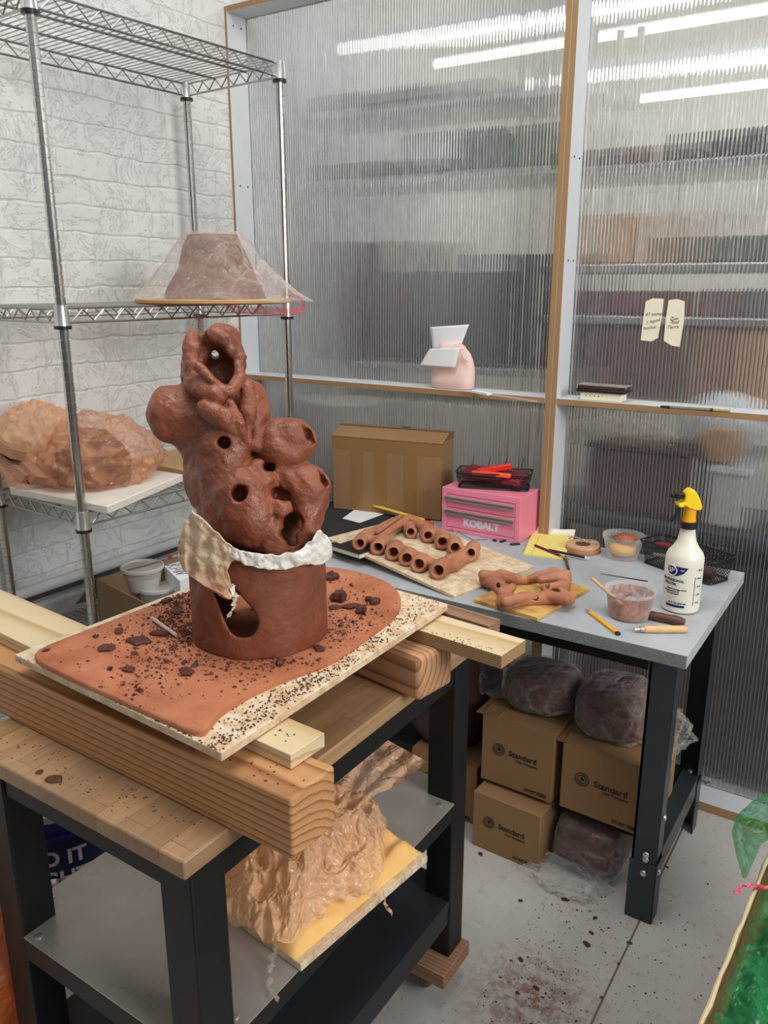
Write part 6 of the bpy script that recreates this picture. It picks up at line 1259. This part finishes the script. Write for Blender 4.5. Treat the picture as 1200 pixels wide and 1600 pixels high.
o = obj('bag_end', tuft((.115, .03, .03), .065, .06, .055, 15), 'clear_film', q, smooth=80)
q = clay_bag('dark clay block in plastic on the floor between carton and desk leg', (-.575, 1.955), .09, .12, .075, 13, .0015, .4)
o = obj('bag_end', tuft((-.03, -.15, .02), .09, .06, .022, 18), 'clear_film', q, smooth=80)
c = Yp(760, 1080, 2.06); tag(obj('plastic_bag', tuft((c.x, 2.06, .40), .07, .05, .09, 22), 'clear_film', smooth=80), 'clear crumpled plastic bag hanging behind the beam end', 'plastic bag')
hk = Yp(1070, 1208, 2.25); tag(obj('curled_strap', MB().tube([Vector((DX1-.036, 2.25, hk.z-.006)), Vector((DX1-.02, 2.24, hk.z-.004)), Vector((DX1-.008, 2.235, hk.z+.006)), Vector((DX1-.012, 2.235, hk.z+.016)), Vector((DX1-.024, 2.235, hk.z+.016))], [.003, .003, .0025, .0025, .002], 8), 'bright_metal'), 'little pale curl of strap sticking out of the rear desk leg', 'strap')

# ================================================================== BOX OF GREEN BUBBLE WRAP
zb_ = .40; a, b = Z(1092, 1600, zb_), Z(1203, 1325, zb_); d = (b-a).normalized(); n_ = Vector((d.y, -d.x, 0)); a0 = a-d*.25; L = .25+(b-a).length+.12
M_ = Matrix(((d.x, n_.x, 0, a0.x), (d.y, n_.y, 0, a0.y), (0, 0, 1, 0.0), (0, 0, 0, 1)))
gb = thing('cardboard_box', 'tall open cardboard box full of green bubble wrap at the lower right', 'box', tuple(a0)[:2]+(0,), math.atan2(d.y, d.x)); WB = .42; w_ = .006
obj('body', MB().box(0, L, -WB, -WB+w_, .0, zb_).box(0, L, -w_, 0, 0, zb_).box(0, w_, -WB, 0, 0, zb_).box(L-w_, L, -WB, 0, 0, zb_).box(0, L, -WB, 0, 0, .006), 'cardboard', gb, smooth=0, bevel=.001)
obj('torn_rim', MB().tube([(L*k/24, -.003+.001*math.sin(k*2.1), zb_+.001*math.sin(k*3)) for k in range(25)], [.0042+.0007*math.sin(k*1.7) for k in range(25)], 8), plain('raw_edge', srgb(205, 185, 150), .85, nscale=60), gb)
gw = MB(); nu, nv = 110, 70
def bub(u, v):
    x = .01+(L-.02)*u; y = -.012-(WB-.024)*v; P_ = Vector((x, y, 0)); e = min(1, min(u, 1-u)*10)*min(1, min(v, 1-v)*7)
    return Vector((x, y, zb_-.055+.045*e**.6*(.6+.6*ridge(P_, 6, 3))+.028*ridge(P_, 13, 5)+.014*ridge(P_, 30, 8)))
for i in range(nu+1):
    for j in range(nv+1):
        p = bub(i/nu, j/nv); ii = (p.x/.026); jj = (p.y/.026); fx, fy = ii-round(ii), jj-round(jj); p.z += .009*max(0, 1-(fx*fx+fy*fy)*5); gw.v.append(tuple(p))
gw.f = [(i*(nv+1)+j, i*(nv+1)+j+1, (i+1)*(nv+1)+j+1, (i+1)*(nv+1)+j) for i in range(nu) for j in range(nv)]
o = obj('bubble_wrap', gw, 'green_film', smooth=80); o.location = gb.location; o.rotation_euler = gb.rotation_euler; tag(o, 'green bubble wrap stuffed into the cardboard box', 'bubble wrap')
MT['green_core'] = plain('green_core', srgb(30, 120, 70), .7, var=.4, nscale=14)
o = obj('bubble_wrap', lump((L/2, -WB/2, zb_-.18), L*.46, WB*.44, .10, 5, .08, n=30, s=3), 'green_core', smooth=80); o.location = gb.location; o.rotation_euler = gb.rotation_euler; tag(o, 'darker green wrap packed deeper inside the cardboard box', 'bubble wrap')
def hang(u, v):
    A_ = [(1205, 1236), (1175, 1252), (1150, 1275), (1143, 1300), (1150, 1335), (1160, 1372)]; B2 = [(1240, 1300), (1225, 1305), (1205, 1310), (1190, 1318), (1178, 1345), (1166, 1372)]
    k = v*5; i = min(4, int(k)); f = k-i; x = (A_[i][0]*(1-f)+A_[i+1][0]*f)*(1-u)+(B2[i][0]*(1-f)+B2[i+1][0]*f)*u; y = (A_[i][1]*(1-f)+A_[i+1][1]*f)*(1-u)+(B2[i][1]*(1-f)+B2[i+1][1]*f)*u
    q = Vector((x, y, 0))*.05; return Dp(x, y, 1.62-.05*math.sin(math.pi*u)+.035*ridge(q, .6, 2)+.018*ridge(q, 1.7, 5)+.010*ridge(q, 3.6, 7))
o = obj('bubble_wrap', cloth(hang, 30, 44), 'green_flap', smooth=80); tag(o, 'loose flap of green bubble wrap rising from the far end of the box', 'bubble wrap')
o = obj('pink_ribbon', ribbon([Z(1154, 1393, zb_+.012), Z(1160, 1384, zb_+.014), Z(1178, 1384, zb_+.014), Z(1205, 1389, zb_+.012)], [.010, .004, .004, .005], up=tuple(d), seed=3), 'pink_plastic', smooth=70); solidify(o, .001); tag(o, 'short pink tie lying over the rim of the bubble wrap box', 'ribbon')
